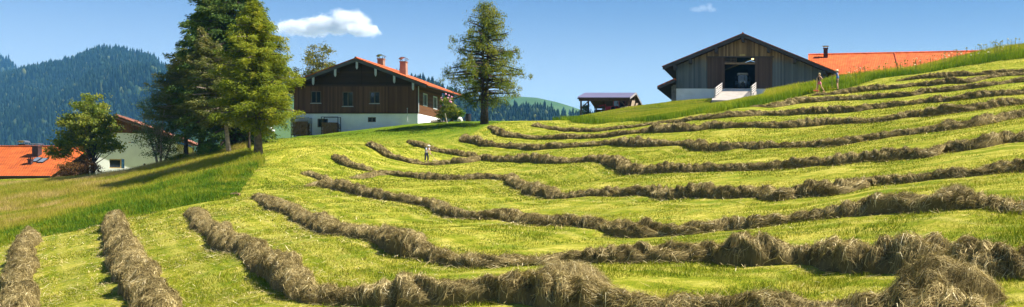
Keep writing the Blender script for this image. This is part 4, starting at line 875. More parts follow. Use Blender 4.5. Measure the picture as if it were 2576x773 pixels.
# ---- white house on the left
wh = thing('white_house', 'white rendered house with a brown wooden gable and faded red tiled roof beside the maple', 'house', (-70, 118, 3))
hx0, hx1, hy = -75.2, -65.75, 118.0; ha, hz_ = -72.1, 8.75
hw = [((314-CX)/F*hy, (328.7-CX)/F*hy, (HY-360)/F*hy, (HY-338)/F*hy), ((266-CX)/F*hy, (304-CX)/F*hy, (HY-424)/F*hy, (HY-401)/F*hy)]
MB().wall(hx0, hx1, .5, 6.0, hy, hy+.3, hw).prism([(hx0, 6.0), (hx1, 6.0), (-69.2, 6.95), (hx0, 6.95)], hy+.001, hy+.3).box(hx1-.3, hx1, hy+.3, 129, .5, 5.9).box(hx0, hx0+.3, hy+.3, 129, .5, 5.9).build('wall', simple('cream_render', (.80,.81,.76), .9, 0, .05, .8), wh)
MB().prism([(hx0, 6.96), (-69.2+.35, 6.96-.04), (-66.9, 6.1), (hx1+.2, 6.1), (ha, 8.35), (hx0, 7.4)], hy-.05, hy+.2).build('gable', CLAD, wh)
gable_roof(wh, ha, hz_, -76.6, -63.7, .333, .333, 117, 130.5, .2, TILE_P, SOFFIT, DKWOOD)
wh.rotation_euler = (0, 0, math.radians(20)); wh.scale = (.86, 1, 1); wh.location.x += .35
YF = simple('ochre_frame', (.45,.30,.12), .7)
for h_ in hw: window_y(wh, *h_, hy, 0, YF, GLASS, False, .1, .2)
MB().lathe(((364-CX)/F*hy, hy-.02, (HY-414)/F*hy), [(.001, 0), (.12, 0), (.12, .03), (.001, .03)], 10, 'y').build('wall_vent', DARKM, wh)
b = MB(); bxr = hx1+1.9
b.box(hx1+.05, bxr, hy+1, hy+6, 3.3, 3.5); bal = b.build('balcony', DKWOOD, wh)
MB().box(hx1+.05, bxr, hy+.95, hy+1.03, 3.5, 4.4).box(bxr-.08, bxr, hy+1.03, hy+6, 3.5, 4.4).build('balustrade', simple('white_boards', (.72,.70,.66), .8), bal)
MB().box(bxr+.3, bxr+1.8, hy+2, hy+2.1, 3.2, 4.0).box(bxr-.02, bxr+.08, hy+1.2, hy+1.3, 2.5, 6).build('veranda_rail', DKWOOD, wh)
for k, (xx, cc, lb) in enumerate(((hx1+.95, (.75,.40,.04), 'yellow flower box on the balcony of the white house'), (hx1+1.55, (.80,.22,.05), 'orange flower box at the end of the white house balcony'))):
    lx, ly = (xx+70)*.86, .82; cx_, cy_ = -69.65+lx*.9397-ly*.342, 118+lx*.342+ly*.9397; xx = cx_; hy2 = cy_-.82
    fb = thing('flower_box', lb, 'flower box', (xx, cy_, 4.35), group='flower boxes on the white house balcony')
    MB().box(xx-.28, xx+.28, hy2+.62, hy2+.83, 4.2, 4.42).build('box', DKWOOD, fb)
    m = MB(); [m.blob((xx+rng.uniform(-.25, .25), hy2+.72+rng.uniform(-.1, .1), 4.5+rng.uniform(-.05, .45-.2*k)), .12, 6) for _ in range(16)]; m.build('flowers', simple('petals_'+('yellow', 'orange')[k], cc, .7), fb)
# ---- orange roofed house far left
oh = thing('orange_roof_house', 'low house with a large bright orange roof, skylights and dark chimneys at the left edge', 'house', (-95, 132, 2))
ye, yr, ze, zrg = 130.0, 137.5, 2.70, 6.42
xo0, xo1 = -112.0, -87.0
def tilt(o, k=-.016, x0=-93.0):
    for v in o.data.vertices: v.co.z += k*(v.co.x+(-95)-x0)
r1 = MB().prism([(ye, ze-.24), (yr, zrg-.24), (2*yr-ye, ze-.24), (2*yr-ye, ze-.08), (yr, zrg-.08), (ye, ze-.08)], xo0, xo1, 'x').build('roof', SOFFIT, oh)
r2 = MB().prism([(ye-.1, ze-.13), (yr, zrg-.07), (2*yr-ye, ze-.07), (2*yr-ye, ze), (yr, zrg), (ye-.1, ze-.05)], xo0, xo1+.1, 'x').build('roof_tiles', TILE_F, r1)
r3 = MB().tube([(xo0, yr, zrg+.02), (xo1+.1, yr, zrg+.02)], .13, 8).build('ridge_tiles', TILE_F, r1)
r4 = MB().tube([(xo0, ye-.16, ze-.10), (xo1+.1, ye-.16, ze-.10)], .07, 8).build('gutter', DARKM, r1)
MB().box(xo0, xo1-.6, ye+.7, ye+.95, .2, ze+.15).box(xo1-.85, xo1-.6, ye+.95, 2*yr-ye-1, .2, ze+.15).build('wall', DKWOOD, oh)
rp = lambda f: (ye+(yr-ye)*f, ze+(zrg-ze)*f)
def on_roof(xd, yd):   # point of the roof plane on that sight line
    d = np.array([(xd-CX)/F, 1, (HY-yd)/F]); k = (zrg-ze)/(yr-ye); Yp = (ze-k*ye)/(d[2]-k); return d*Yp
dc = simple('dark_chimney', (.05,.028,.028), .7)
p = on_roof(93, 392); q_ = [chimney(r1, p[0], p[1], p[2]-.3, p[2]+1.15, .72, dc, CAPM, 0, 'flat')]
p = on_roof(76.5, 413); q_.append(chimney(r1, p[0], p[1], p[2]-.3, p[2]+.55, .38, dc, dc, 0, 'flat'))
q_.append(chimney(r1, (60-CX)/F*138.5, 138.5, 5.6, 6.75, .75, dc, CAPM, 0, 'arch'))
for xd, yd in ((92, 403), (108, 405)):
    p = on_roof(xd, yd); k = math.atan2(zrg-ze, yr-ye); u = np.array([0, math.cos(k), math.sin(k)]); nn = np.array([0, -math.sin(k), math.cos(k)])
    c = p+nn*.06; P8 = [c+np.array([sx_*.38, 0, 0])+u*(sy_*.62)+nn*h for h in (-.1, .05) for sx_, sy_ in ((-1, -1), (1, -1), (1, 1), (-1, 1))]
    sk = MB().add(P8, [(0,3,2,1),(4,5,6,7),(0,1,5,4),(1,2,6,5),(2,3,7,6),(3,0,4,7)]).build('skylight', DARKM, r1)
    P8 = [c+np.array([sx_*.31, 0, 0])+u*(sy_*.54)+nn*h for h in (.03, .056) for sx_, sy_ in ((-1, -1), (1, -1), (1, 1), (-1, 1))]
    MB().add(P8, [(0,3,2,1),(4,5,6,7),(0,1,5,4),(1,2,6,5),(2,3,7,6),(3,0,4,7)]).build('pane', glass('sky_glass', (.16,.20,.26)), sk)
# ------------------------------------------------------------------ trees
def leafquads(C, dirv, L, Wd, r):
    n = len(C); a = unit(dirv); b = unit(np.cross(a, r.normal(0, 1, (n, 3)))); L = np.asarray(L)[:, None]*a/2; Wd = np.asarray(Wd)[:, None]*b/2
    V = np.stack([C-L, C-L*.1+Wd, C+L, C-L*.1-Wd], 1).reshape(-1, 3); return V, np.arange(n*4).reshape(-1, 4)
LARCH = toned('larch_needles', [(0, (.075,.12,.009)), (.4, (.165,.215,.015)), (.75, (.30,.32,.026)), (1, (.44,.39,.05))], .7, .35, .1)
LARCHO = toned('open_larch_needles', [(0, (.045,.085,.012)), (.4, (.12,.165,.016)), (.75, (.24,.25,.024)), (1, (.36,.32,.05))], .7, .35, .1)
SPRUCE = toned('spruce_needles', [(0, (0.024,0.057,0.014)), (.45, (0.065,0.119,0.022)), (.8, (0.121,0.176,0.032)), (1, (0.203,0.230,0.054))], .7, .2, .1)
BROWN = toned('thin_needles', [(0, (.05,.065,.016)), (.45, (.115,.135,.032)), (.8, (.21,.205,.055)), (1, (.34,.28,.12))], .8, .3, .1)
MAPLE = toned('maple_leaves', [(0, (.05,.09,.012)), (.35, (.13,.185,.018)), (.7, (.27,.29,.03)), (1, (.42,.38,.07))], .55, .42, .3)
BIRCH = toned('birch_leaves', [(0, (0.042,0.084,0.025)), (.45, (0.098,0.161,0.049)), (.8, (0.182,0.245,0.084)), (1, (0.350,0.392,0.182))], .55, .3, .3)
OLIVE = toned('autumn_leaves', [(0, (0.065,0.078,0.013)), (.4, (0.156,0.163,0.023)), (.75, (0.273,0.247,0.039)), (1, (0.442,0.312,0.078))], .6, .35, .2)
RUST = toned('rust_leaves', [(0, (0.065,0.039,0.016)), (.5, (0.169,0.085,0.033)), (.85, (0.286,0.143,0.052)), (1, (0.169,0.195,0.039))], .7, .3, .1)
BUSH = toned('bush_leaves', [(0, (0.036,0.084,0.010)), (.5, (0.096,0.192,0.018)), (1, (0.228,0.312,0.048))], .6, .35, .2)
TRUNK = simple('grey_bark', (.115,.085,.065), .95, 0, .3, 4); TRUNKD = simple('dark_bark', (.055,.040,.032), .95, 0, .3, 4); TRUNKB = simple('pale_bark', (.30,.24,.18), .9, 0, .3, 5); TWIG = simple('bare_twigs', (.20,.155,.12), .9, 0, .2, 6)
def conifer(label, base, h, prof, nb, leaves, mat, bark, r0=.2, seed=1, droop=.35, up=.15, lsz=(.28, .07), hang=.3, lean=(0, 0), trunks=None, group=None, bare=0, zc=.1, spread=.2, sides=1.0, clump=.0, wobble=.0, outw=1.6, tufts=0):
    """prof: list of (height fraction, crown radius)"""
    r = np.random.default_rng(seed); base = np.array(base, float)
    t_ = thing('conifer', label, 'tree', base, group=group)
    trunks = trunks or [(0, 0, 0, 0, 1.0)]
    tb = MB(); pr = np.array(prof); branches = []; bb = MB()
    for ti, (ox, oy, tx, ty, hf) in enumerate(trunks):
        hh = h*hf
        pts = [base+np.array([ox+(tx-ox)*f+lean[0]*f**1.5, oy+(ty-oy)*f+lean[1]*f**1.5, hh*f-(.25 if f == 0 else 0)])+(r.normal(0, .02, 3)*(f > 0)) for f in np.linspace(0, 1, 9)]
        tb.tube(pts, [r0*(1.35 if f == 0 else 1)*(1-f)**.9+.012 for f in np.linspace(0, 1, 9)], 8)
        P_ = np.array(pts); fr = np.linspace(0, 1, 9)
        n = nb//len(trunks)
        for k in range(n):
            f = zc+(1-zc)*((k+r.random())/n)**.92; f = min(f, .985)
            R = np.interp(f, pr[:, 0], pr[:, 1])*r.uniform(.62-wobble*.4, 1.12)
            az = k*2.39996+r.normal(0, .35); p0 = np.array([np.interp(f, fr, P_[:, c]) for c in range(3)])
            if len(trunks) > 1:
                want = np.arctan2(ty+oy, tx+ox) if abs(tx)+abs(ty) > 0 else az
                if np.cos(az-want) < -.35: R *= .78
            q = np.linspace(0, 1, 6); d = np.array([math.cos(az), math.sin(az), 0]); side = np.array([-d[1], d[0], 0])*r.normal(0, .12)
            br = p0[None]+(d[None]*q[:, None]+side[None]*q[:, None]**2)*R+np.array([0, 0, 1.])[None]*(q*(up+r.normal(0, .08+wobble))-(q**1.6)*droop*(1-.6*f)*r.uniform(.6, 1.3)+np.maximum(0, q-.7)*.25)[:, None]*R
            branches.append((br, R, f)); bb.tube(br[:5], [.055*(R/2+.3)*(1-x*.8)*max(r0, .2 if mat is BROWN else 0)/.2 for x in q[:5]], 4, False)
    tb.build('trunk', bark, t_, True)
    bb.build('limbs', TWIG if mat is BROWN else bark, t_)
    # sprays of needles
    Rs = np.array([b_[1] for b_ in branches]); B = np.array([b_[0] for b_ in branches]); ff = np.array([b_[2] for b_ in branches])
    if bare: Rs = Rs*(r.random(len(Rs)) > bare)
    pi_ = Rs+.15*(Rs > 0); pi_ = pi_/pi_.sum(); n = leaves; bi = r.choice(len(Rs), n, p=pi_)
    q = r.beta(outw, 1.15, n)*1.02
    if clump > 0: q = np.clip(np.round(q*7+r.normal(0, .28, n))/7, .08, 1.03)
    i = np.clip((q*5).astype(int), 0, 4); a = (q*5-i)[:, None]; C = B[bi, i]*(1-a)+B[bi, np.minimum(i+1, 5)]*a; D = unit(B[bi, np.minimum(i+1, 5)]-B[bi, i])
    if tufts:   # needles sit in separate rounded tufts along the boughs
        nb_ = len(Rs); tb_ = np.repeat(np.arange(nb_), tufts); tq = np.clip(r.beta(1.9, 1.0, nb_*tufts)*1.02, .12, 1.0); ti = np.clip((tq*5).astype(int), 0, 4); ta = (tq*5-ti)[:, None]
        tc = B[tb_, ti]*(1-ta)+B[tb_, np.minimum(ti+1, 5)]*ta+r.normal(0, .16, (nb_*tufts, 3)); pw = (Rs[tb_]+.4); pk = r.choice(nb_*tufts, n, p=pw/pw.sum()); bi = tb_[pk]; q = tq[pk]
        C = tc[pk]+r.normal(0, 1, (n, 3))*np.array([.19, .19, .23])*r.uniform(.45, 1.25, (nb_*tufts, 1))[pk]-np.array([0, 0, .10]); D = unit(r.normal(0, 1, (n, 3))+np.array([0, 0, -.6]))
    S_ = unit(np.cross(D, [0, 0, 1.])); wdt = spread*(Rs[bi]+.5)*(1.1-.55*q)
    lat = r.normal(0, .55, n)*(0 if tufts else 1); C = C+S_*(lat*wdt)[:, None]+np.array([0, 0, -1.])*(np.abs(r.normal(0, hang*.6, n))*(.4+.6*np.minimum(1, Rs[bi])))[:, None]+r.normal(0, .05, (n, 3))
    dv = D*.8+S_*(np.sign(lat)*.8)[:, None]+np.array([0, 0, -1.])*r.uniform(0, .9, n)[:, None]+r.normal(0, .4, (n, 3))
    sz = r.uniform(.6, 1.35, n)
    V, Q = leafquads(C, dv, lsz[0]*sz, lsz[1]*sz, r)
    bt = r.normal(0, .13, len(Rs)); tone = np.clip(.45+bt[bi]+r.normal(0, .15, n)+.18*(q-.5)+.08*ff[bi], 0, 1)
    mesh_np('crown', V, Q, mat, t_, np.repeat(tone, 4)); return t_
def broadleaf(label, base, h, envelope, ncl, per, mat, bark, r0=.16, seed=1, lsz=.16, crad=.5, stems=1, name='broadleaf_tree', cat='tree', group=None, twist=.0, limbs=True):
    limbs = limbs and h > 1.4
    """envelope: list of (cx, cy, cz, rx, ry, rz) lobes relative to the base"""
    r = np.random.default_rng(seed); base = np.array(base, float); t_ = thing(name, label, cat, base, group=group)
    E = np.array(envelope, float); vol = E[:, 3]*E[:, 4]*E[:, 5]; e = r.choice(len(E), ncl, p=vol/vol.sum())
    d = unit(r.normal(0, 1, (ncl, 3))); rad = r.beta(3.2, 1.3, ncl)[:, None]
    cc = E[e, :3]+d*rad*E[e, 3:6]
    tr = MB(); top = np.array([0, 0, h*.62]); lim = MB()
    for s in range(stems):
        a = s*2.4+.6; off = np.array([math.cos(a), math.sin(a), 0])*(.10*stems if stems > 1 else 0)
        tp2 = top+off*(6 if stems > 1 else 0)+np.array([twist, 0, 0])
        pts = [base+off*(1-f)*.8+(tp2)*np.array([f, f, f])+np.array([math.sin(f*5+s)*.06, math.cos(f*4+s)*.06, -.25*(f == 0)]) for f in np.linspace(0, 1, 7)]
        tr.tube(pts, [r0*(1.3 if f == 0 else 1)*(1-f*.72) for f in np.linspace(0, 1, 7)], 8)
    tr.build('trunk', bark, t_, True)
    if limbs:
        for c in cc[r.permutation(ncl)[:min(ncl, 70)]]:
            f = np.clip((c[2]/h)*.62, .22, .9); p0 = top*np.array([f, f, f])*1.0+np.array([twist*f, 0, 0]); m_ = (p0+c)/2+np.array([0, 0, .05*h])*r.uniform(-.4, 1)
            lim.tube([base+p0, base+(p0+m_)/2+r.normal(0, .05, 3), base+m_, base+c], [r0*.33, r0*.22, r0*.14, r0*.05], 5, False)
        lim.build('limbs', bark, t_)
    n = ncl*per; k = np.repeat(np.arange(ncl), per)
    C = base+cc[k]+r.normal(0, 1, (n, 3))*np.array([crad, crad, crad*.55])*r.uniform(.35, 1, (n, 1))
    dv = r.normal(0, 1, (n, 3))+np.array([0, 0, -.5])
    V, Q = leafquads(C, dv, lsz*r.uniform(.6, 1.3, n), lsz*.62*r.uniform(.6, 1.3, n), r)
    ct = r.normal(0, .15, ncl); tone = np.clip(.45+ct[k]+r.normal(0, .17, n), 0, 1)
    mesh_np('crown', V, Q, mat, t_, np.repeat(tone, 4)); return t_
def gp(x, Y): X = (x-CX)/F*Y; return np.array([X, Y, float(gz(X, Y))])
def hgt(y, Y, b): return (HY-y)/F*Y-b[2]
gT = 'trees of the clump left of the farmhouse'
b = hit(650, 388, 60); Yl = b[1]
conifer('bright green larch with a bare grey trunk, foremost left of the farmhouse', b, hgt(-14, Yl, b),
        [(0, 0), (.2, 1.4), (.24, 2.8), (.34, 3.5), (.48, 3.0), (.62, 2.8), (.76, 2.1), (.88, 1.25), (1, .1)], 200, 76000, LARCH, TRUNK, .27, 11, .34, .10, (.23, .05), .42, (-.35, 0), group=gT, zc=.15, spread=.21)
b = gp(585, 99)
conifer('tallest dark spruce behind the front larch, its top beyond the picture', b, hgt(-120, 99, b), [(0, 0), (.03, 2.6), (.10, 4.2), (.25, 4.6), (.45, 4.6), (.62, 3.9), (.8, 2.7), (1, .1)], 220, 74000, SPRUCE, TRUNKD, .30, 12, .55, .12, (.30, .08), .45, (-.6, 0), group=gT, zc=.05, spread=.27)
b = gp(505, 106)
conifer('dark spruce with ragged drooping boughs, left of the tallest one', b, hgt(-30, 106, b), [(0, 0), (.2, 3.2), (.3, 3.9), (.5, 3.6), (.7, 2.8), (.86, 1.6), (1, .1)], 180, 54000, SPRUCE, TRUNKD, .26, 13, .55, .12, (.30, .08), .45, (.9, 0), group=gT, zc=.22, spread=.27)
b = gp(577, 93)
conifer('thin brownish spruce with many bare twigs and a pale leaning trunk', b, hgt(66, 93, b), [(0, 0), (.16, 2.0), (.3, 3.1), (.5, 2.9), (.7, 1.9), (.88, .9), (1, .1)], 180, 32000, BROWN, TRUNKB, .17, 14, .40, .22, (.26, .06), .30, (-2.6, .3), group=gT, bare=.22, zc=.24, spread=.26)
b = gp(468, 102)
conifer('brown-green spruce with sparse side boughs at the left of the clump', b, hgt(120, 102, b), [(0, 0), (.1, 2.4), (.35, 3.3), (.6, 3.0), (.82, 1.7), (1, .1)], 150, 24000, BROWN, TRUNKD, .18, 15, .35, .20, (.26, .06), .3, (-.2, 0), group=gT, bare=.15, zc=.34, spread=.26)
b = gp(625, 94)
broadleaf('slender leafy tree between the front larch and the leaning trunk', b, 6.2, [(0, 0, 4.4, 1.3, 1.3, 1.8)], 36, 120, MAPLE, TRUNKD, .12, 16, .15, .42, group=gT)
b = gp(402, 103)
broadleaf('grey-green birch with pale stems in front of the white house roof', b, 8.0, [(-.2, 0, 3.1, 2.0, 1.8, 2.6), (-.4, 0, 5.9, 1.5, 1.4, 1.9), (.6, 0, 1.9, 1.6, 1.4, 1.5)], 105, 95, BIRCH, TRUNKB, .10, 17, .13, .46, 3, group=gT)
b = gp(232, 106)
broadleaf('leafy olive green maple in front of the white house', b, 8.2, [(-.2, 0, 4.6, 2.5, 2.3, 2.0), (-.1, 0, 6.5, 1.5, 1.4, 1.5), (.55, 0, 6.0, 1.2, 1.2, 1.2), (1.2, 0, 3.1, 1.7, 1.5, .9), (-1.9, 0, 3.4, 1.5, 1.4, 1.2), (-1.6, 0, 5.0, 1.3, 1.2, 1.0), (-2.5, 0, 2.7, 1.5, 1.3, 1.1)], 190, 74, MAPLE, TRUNKD, .20, 18, .24, .40)
b = gp(195, 103.5)
broadleaf('reddish brown shrub under the maple beside the orange roof', b, 2.0, [(0, 0, .8, 2.2, 1.2, .9), (-.9, 0, 1.1, 1.2, .8, .9)], 52, 110, RUST, TRUNKD, .05, 19, .13, .3, 3, 'shrub', 'shrub')
b = hit(1218, 311, 90); b = np.array([b[0], min(b[1], 110), 0]); b[0] = (1218-CX)/F*b[1]; b[2] = float(gz(b[0], b[1]))
conifer('tall open larch with twin trunks standing alone right of the farmhouse', b, hgt(2, b[1], b), [(0, 0), (.17, 1.6), (.21, 3.2), (.28, 4.5), (.36, 4.7), (.49, 4.1), (.68, 3.1), (.84, 2.1), (.94, 1.1), (1, .2)], 190, 34000, LARCHO, TRUNKD, .22, 20, .38, .22, (.20, .055), .12, (0, 0), [(-.12, 0, -.10, .1, 1.0), (.16, 0, .55, -.1, .975)], None, .04, .18, .11, 1, 0, .05, 1.6, 4)
b = gp(800, 152); b[2] = 3.5
broadleaf('sparse olive autumn tree rising behind the farmhouse roof', b, 17.6, [(0, 0, 12.6, 3.4, 3.0, 3.3), (.2, 0, 15.9, 1.9, 1.8, 1.8), (1.6, 0, 12.2, 2.3, 2, 2)], 120, 62, OLIVE, TRUNKD, .2, 21, .26, .55)
b = gp(525, 95)
broadleaf('bright green bush at the foot of the leaning trunk', b, 1.5, [(0, 0, .6, 1.15, .9, .65)], 26, 120, BUSH, TRUNKD, .04, 22, .12, .26, 3, 'bush', 'bush')
b = gp(455, 98)
broadleaf('low dark bush on the crest in front of the balcony', b, 1.0, [(0, 0, .35, 1.1, .7, .4)], 18, 100, MAPLE, TRUNKD, .03, 23, .12, .22, 3, 'bush', 'bush')
b = gp(1476, 160); b[2] = 11.3
broadleaf('pale green young tree showing at the left end of the machine shed', b, 3.0, [(-.3, 1, 1.2, .8, .8, 1.3)], 26, 70, BIRCH, TRUNKD, .06, 24, .16, .32, name='young_tree')
# ---- rose corner beside the farmhouse
b = hit(1125, 322, 90); yb_ = 116.5; b = gp(1122, yb_)
rose = broadleaf('tall rose bush with pink blooms at the farmhouse corner', b, 2.9, [(-.1, 0, .9, .75, .6, .9), (.15, 0, 2.0, .75, .6, .8), (-.55, 0, .6, .6, .5, .6), (.6, 0, 1.2, .6, .5, .7)], 90, 80, MAPLE, TRUNKD, .03, 41, .11, .22, 3, 'rose_bush', 'rose bush')
PINK = simple('pink_petals', (.75,.30,.42), .6); m = 0
for dx, dz in ((.45, 2.75), (.62, 2.35), (.78, 2.6), (.35, 2.5), (-.35, 2.3), (-.42, 2.5), (.55, 2.15), (-.5, 1.6), (.1, 2.9), (.72, 2.05)):
    MB().blob((b[0]+dx*.9, b[1]-.35, b[2]+dz), .10, 7).build('rose_bloom', PINK, rose)
b = gp(1146, 117.5)
sunf = broadleaf('low bush with yellow flowers right of the rose bush', b, 1.4, [(.1, 0, .8, .85, .6, .75)], 50, 90, BUSH, TRUNKD, .03, 42, .12, .2, 3, 'flower_bush', 'bush')
YEL = simple('yellow_petals', (.80,.52,.05), .6)
for k in range(9): MB().blob((b[0]+rng.uniform(-.5, .75), b[1]-.5, b[2]+rng.uniform(.55, 1.35)), .10, 7).build('flower_head', YEL, sunf)
b = hit(1123, 326, 90); b = np.array([(1124-CX)/F*114, 114, float(gz((1124-CX)/F*114, 114))])
tag(MB().tube([b+np.array([.08, 0, -.2]), b+np.array([-.18, 0, 1.0])], .05, 7).build('stake', simple('stake_wood', (.50,.42,.28), .8)), 'short pale wooden stake leaning in front of the rose bush', 'stake')
b = gp(1157, 116.5); tag(MB().blob(b+np.array([0, 0, .18]), .30, 9, .12, 1.0).build('boulder', simple('white_stone', (.66,.62,.58), .9)), 'pale round stone at the edge of the garden right of the yellow flowers', 'stone', None)
b = gp(1178, 117.0); bn = thing('rain_barrel', 'dark barrel standing alone between the garden and the twin larch', 'barrel', b)
MB().lathe(b+np.array([0, 0, -.1]), [(.26, 0), (.30, .3), (.30, .55), (.27, .85)], 14).build('barrel_body', DARKM, bn); MB().lathe(b+np.array([0, 0, .75]), [(.29, 0), (.29, .05), (.001, .07)], 14).build('lid', DARKM, bn)
# ---- yard under the trees
b = gp(671, 106.5); br_ = thing('blue_barrel', 'bright blue plastic barrel beside the white hydrangea under the trees', 'barrel', b)
BLUE = simple('blue_plastic', (.015,.10,.50), .4, 0, .06)
MB().lathe(b+np.array([0, 0, -.15]), [(.22, 0), (.27, .08), (.27, .35), (.285, .38), (.27, .41), (.27, .72), (.24, .82)], 16).build('barrel_body', BLUE, br_); MB().lathe(b+np.array([0, 0, .66]), [(.25, 0), (.25, .05), (.2, .06), (.001, .06)], 16).build('lid', BLUE, br_)
b = gp(684, 106.2); hy_ = thing('potted_hydrangea', 'white hydrangea in a dark pot right of the blue barrel', 'potted plant', b)
MB().lathe(b+np.array([0, 0, -.15]), [(.15, 0), (.20, .42), (.22, .45)], 12).build('pot', DARKM, hy_); m = MB(); l = MB()
for k in range(9): m.blob(b+np.array([rng.uniform(-.26, .3), rng.uniform(-.2, .2), rng.uniform(.72, 1.0)]), .15, 7)
for k in range(8): l.blob(b+np.array([rng.uniform(-.25, .25), rng.uniform(-.15, .2), rng.uniform(.35, .65)]), .14, 6)
m.build('blossoms', simple('white_petals', (.78,.76,.74), .7), hy_); l.build('foliage', simple('pot_leaves', (.05,.10,.02), .7), hy_)
b = gp(615, 100.5); wp = thing('log_heap', 'low heap of reddish split logs beneath the spruces', 'log heap', b)
RED = simple('red_logs', (.34,.17,.12), .85, 0, .25, 9)
for k in range(54):
    lv = k // 14; xx = -.72+.105*(k % 14)+.05*lv; p = b+np.array([xx*(1-.12*lv), -.1+rng.uniform(-.08, .08), .0+.14*lv])
    MB().lathe(p, [(.001, 0), (.07, .0), (.07, .5), (.001, .5)], 6, 'y').build('split_log', RED, wp)
b = gp(645, 108.5); hut = thing('garden_hut', 'small blue hut with a white corner post glimpsed behind the front larch trunk', 'hut', b)
MB().box(b[0]-.75, b[0]+.42, b[1], b[1]+1.2, b[2]-.3, b[2]+1.25).build('hut_wall', simple('blue_boards', (.10,.25,.50), .7, 0, .1), hut); MB().box(b[0]+.43, b[0]+.56, b[1]-.03, b[1]+.1, b[2]-.3, b[2]+1.3).build('corner_post', simple('white_boards', (.72,.70,.66), .8), hut)
MB().prism([(b[0]-.9, b[2]+1.26), (b[0]+.7, b[2]+1.26), (b[0]-.1, b[2]+1.75)], b[1]-.15, b[1]+1.4).build('roof', DARKM, hut)
b = hit(592, 492, 40); lg = thing('weathered_log', 'weathered log lying at the corner of the tall grass', 'log', b)
LOGM = simple('rotten_log', (.24,.15,.075), .95, 0, .3, 8); MB().tube([b+np.array([-.24, 0, .07]), b+np.array([.05, -.03, .09]), b+np.array([.28, -.05, .08])], [.075, .09, .07], 9).build('log_trunk', LOGM, lg); MB().tube([b+np.array([.0, 0, .12]), b+np.array([.12, -.08, .22])], [.035, .02], 6).build('branch_stub', LOGM, lg)
# ---- cloud far beyond the haze: a closed body of cloud droplets
def cloud(label, x0, x1, y0, y1, D, dens, seed):
    c = W((x0+x1)/2, (y0+y1)/2, D); sx_, sz_ = (x1-x0)/2/F*D, (y1-y0)/2/F*D
    M, t, o = nodes('cloud_vapour'); tc = t.nodes.new('ShaderNodeTexCoord')
    mp = t.nodes.new('ShaderNodeMapping'); mp.inputs['Scale'].default_value = (1/sx_, 1/(sx_*.6), 1/sz_); t.links.new(tc.outputs['Object'], mp.inputs[0])
    # three soft lobes over a flat base
    lob = None
    for (lx, lz, rx, rz) in ((-.45, -.35, .62, .52), (.05, -.12, .46, .66), (.5, .10, .36, .85), (.72, -.4, .36, .5)):
        m2 = t.nodes.new('ShaderNodeMapping'); m2.inputs['Location'].default_value = (-lx/rx, 0, -lz/rz); m2.inputs['Scale'].default_value = (1/rx, 1, 1/rz); t.links.new(mp.outputs[0], m2.inputs[0])
        ln = N(t, 'ShaderNodeVectorMath', operation='LENGTH'); t.links.new(m2.outputs[0], ln.inputs[0])
        s_ = N(t, 'ShaderNodeMath', operation='SUBTRACT'); s_.inputs[0].default_value = 1; t.links.new(ln.outputs['Value'], s_.inputs[1])
        if lob is None: lob = s_.outputs[0]
        else:
            mx = N(t, 'ShaderNodeMath', operation='SMOOTH_MAX'); mx.inputs[2].default_value = .25; t.links.new(lob, mx.inputs[0]); t.links.new(s_.outputs[0], mx.inputs[1]); lob = mx.outputs[0]
    m3 = t.nodes.new('ShaderNodeMapping'); m3.inputs['Scale'].default_value = (1/sz_,)*3; m3.inputs['Location'].default_value = (seed, 0, 0); t.links.new(tc.outputs['Object'], m3.inputs[0])
    nz = noise(t, m3.outputs[0], 1.5, 6, .62)
    a = N(t, 'ShaderNodeMath', operation='MULTIPLY_ADD'); t.links.new(nz, a.inputs[0]); a.inputs[1].default_value = 1.9; t.links.new(lob, a.inputs[2])
    r = N(t, 'ShaderNodeMapRange'); t.links.new(a.outputs[0], r.inputs[0]); r.inputs[1].default_value = .98; r.inputs[2].default_value = 1.45; r.inputs[3].default_value = 0; r.inputs[4].default_value = dens
    pv = t.nodes.new('ShaderNodeVolumePrincipled'); pv.inputs['Color'].default_value = (1, 1, 1, 1); pv.inputs['Anisotropy'].default_value = .0; t.links.new(r.outputs[0], pv.inputs['Density']); t.links.new(pv.outputs[0], o.inputs['Volume'])
    m = MB().blob((0, 0, 0), 1, 20, 0); ob = m.build('cloud', M)
    for v in ob.data.vertices: v.co = (v.co.x*sx_*1.35, v.co.y*sx_*.8, v.co.z*sz_*1.5)
    ob.location = c; tag(ob, label, 'cloud'); return ob
cloud('small white cumulus cloud above the farmhouse roof', 700, 940, 24, 96, 9500, .03, 3.1)

cloud('faint thin wisp of cloud high above the left slope of the barn roof', 1735, 1800, 4, 34, 9500, .0022, 8.7)
# ------------------------------------------------------------------ people
SKIN = simple('skin', (.52,.29,.19), .6, 0, .04, 4)
def skinned(name, J, R, E, mat, parent, root, sub=1):
    names = list(J); me = bpy.data.meshes.new(name); ix = {k: i for i, k in enumerate(names)}
    me.from_pydata([tuple(map(float, J[k])) for k in names], [(ix[a], ix[b]) for a, b in E], []); me.update()
    ob = bpy.data.objects.new(name+'_cage', me); COL.objects.link(ob)
    ob.modifiers.new('s', 'SKIN'); m2 = ob.modifiers.new('d', 'SUBSURF'); m2.levels = sub; m2.render_levels = sub
    for i, k in enumerate(names):
        v = me.skin_vertices[0].data[i]; r = R[k]; v.radius = r if hasattr(r, '__len__') else (r, r); v.use_root = (k == root)
    dg = bpy.context.evaluated_depsgraph_get(); dg.update()
    m3 = bpy.data.meshes.new_from_object(ob.evaluated_get(dg)); m3.name = name
    m3.polygons.foreach_set('use_smooth', np.ones(len(m3.polygons), bool))
    m3.materials.clear(); m3.materials.append(mat)
    bpy.data.objects.remove(ob); o = bpy.data.objects.new(name, m3); COL.objects.link(o); o.parent = parent; return o
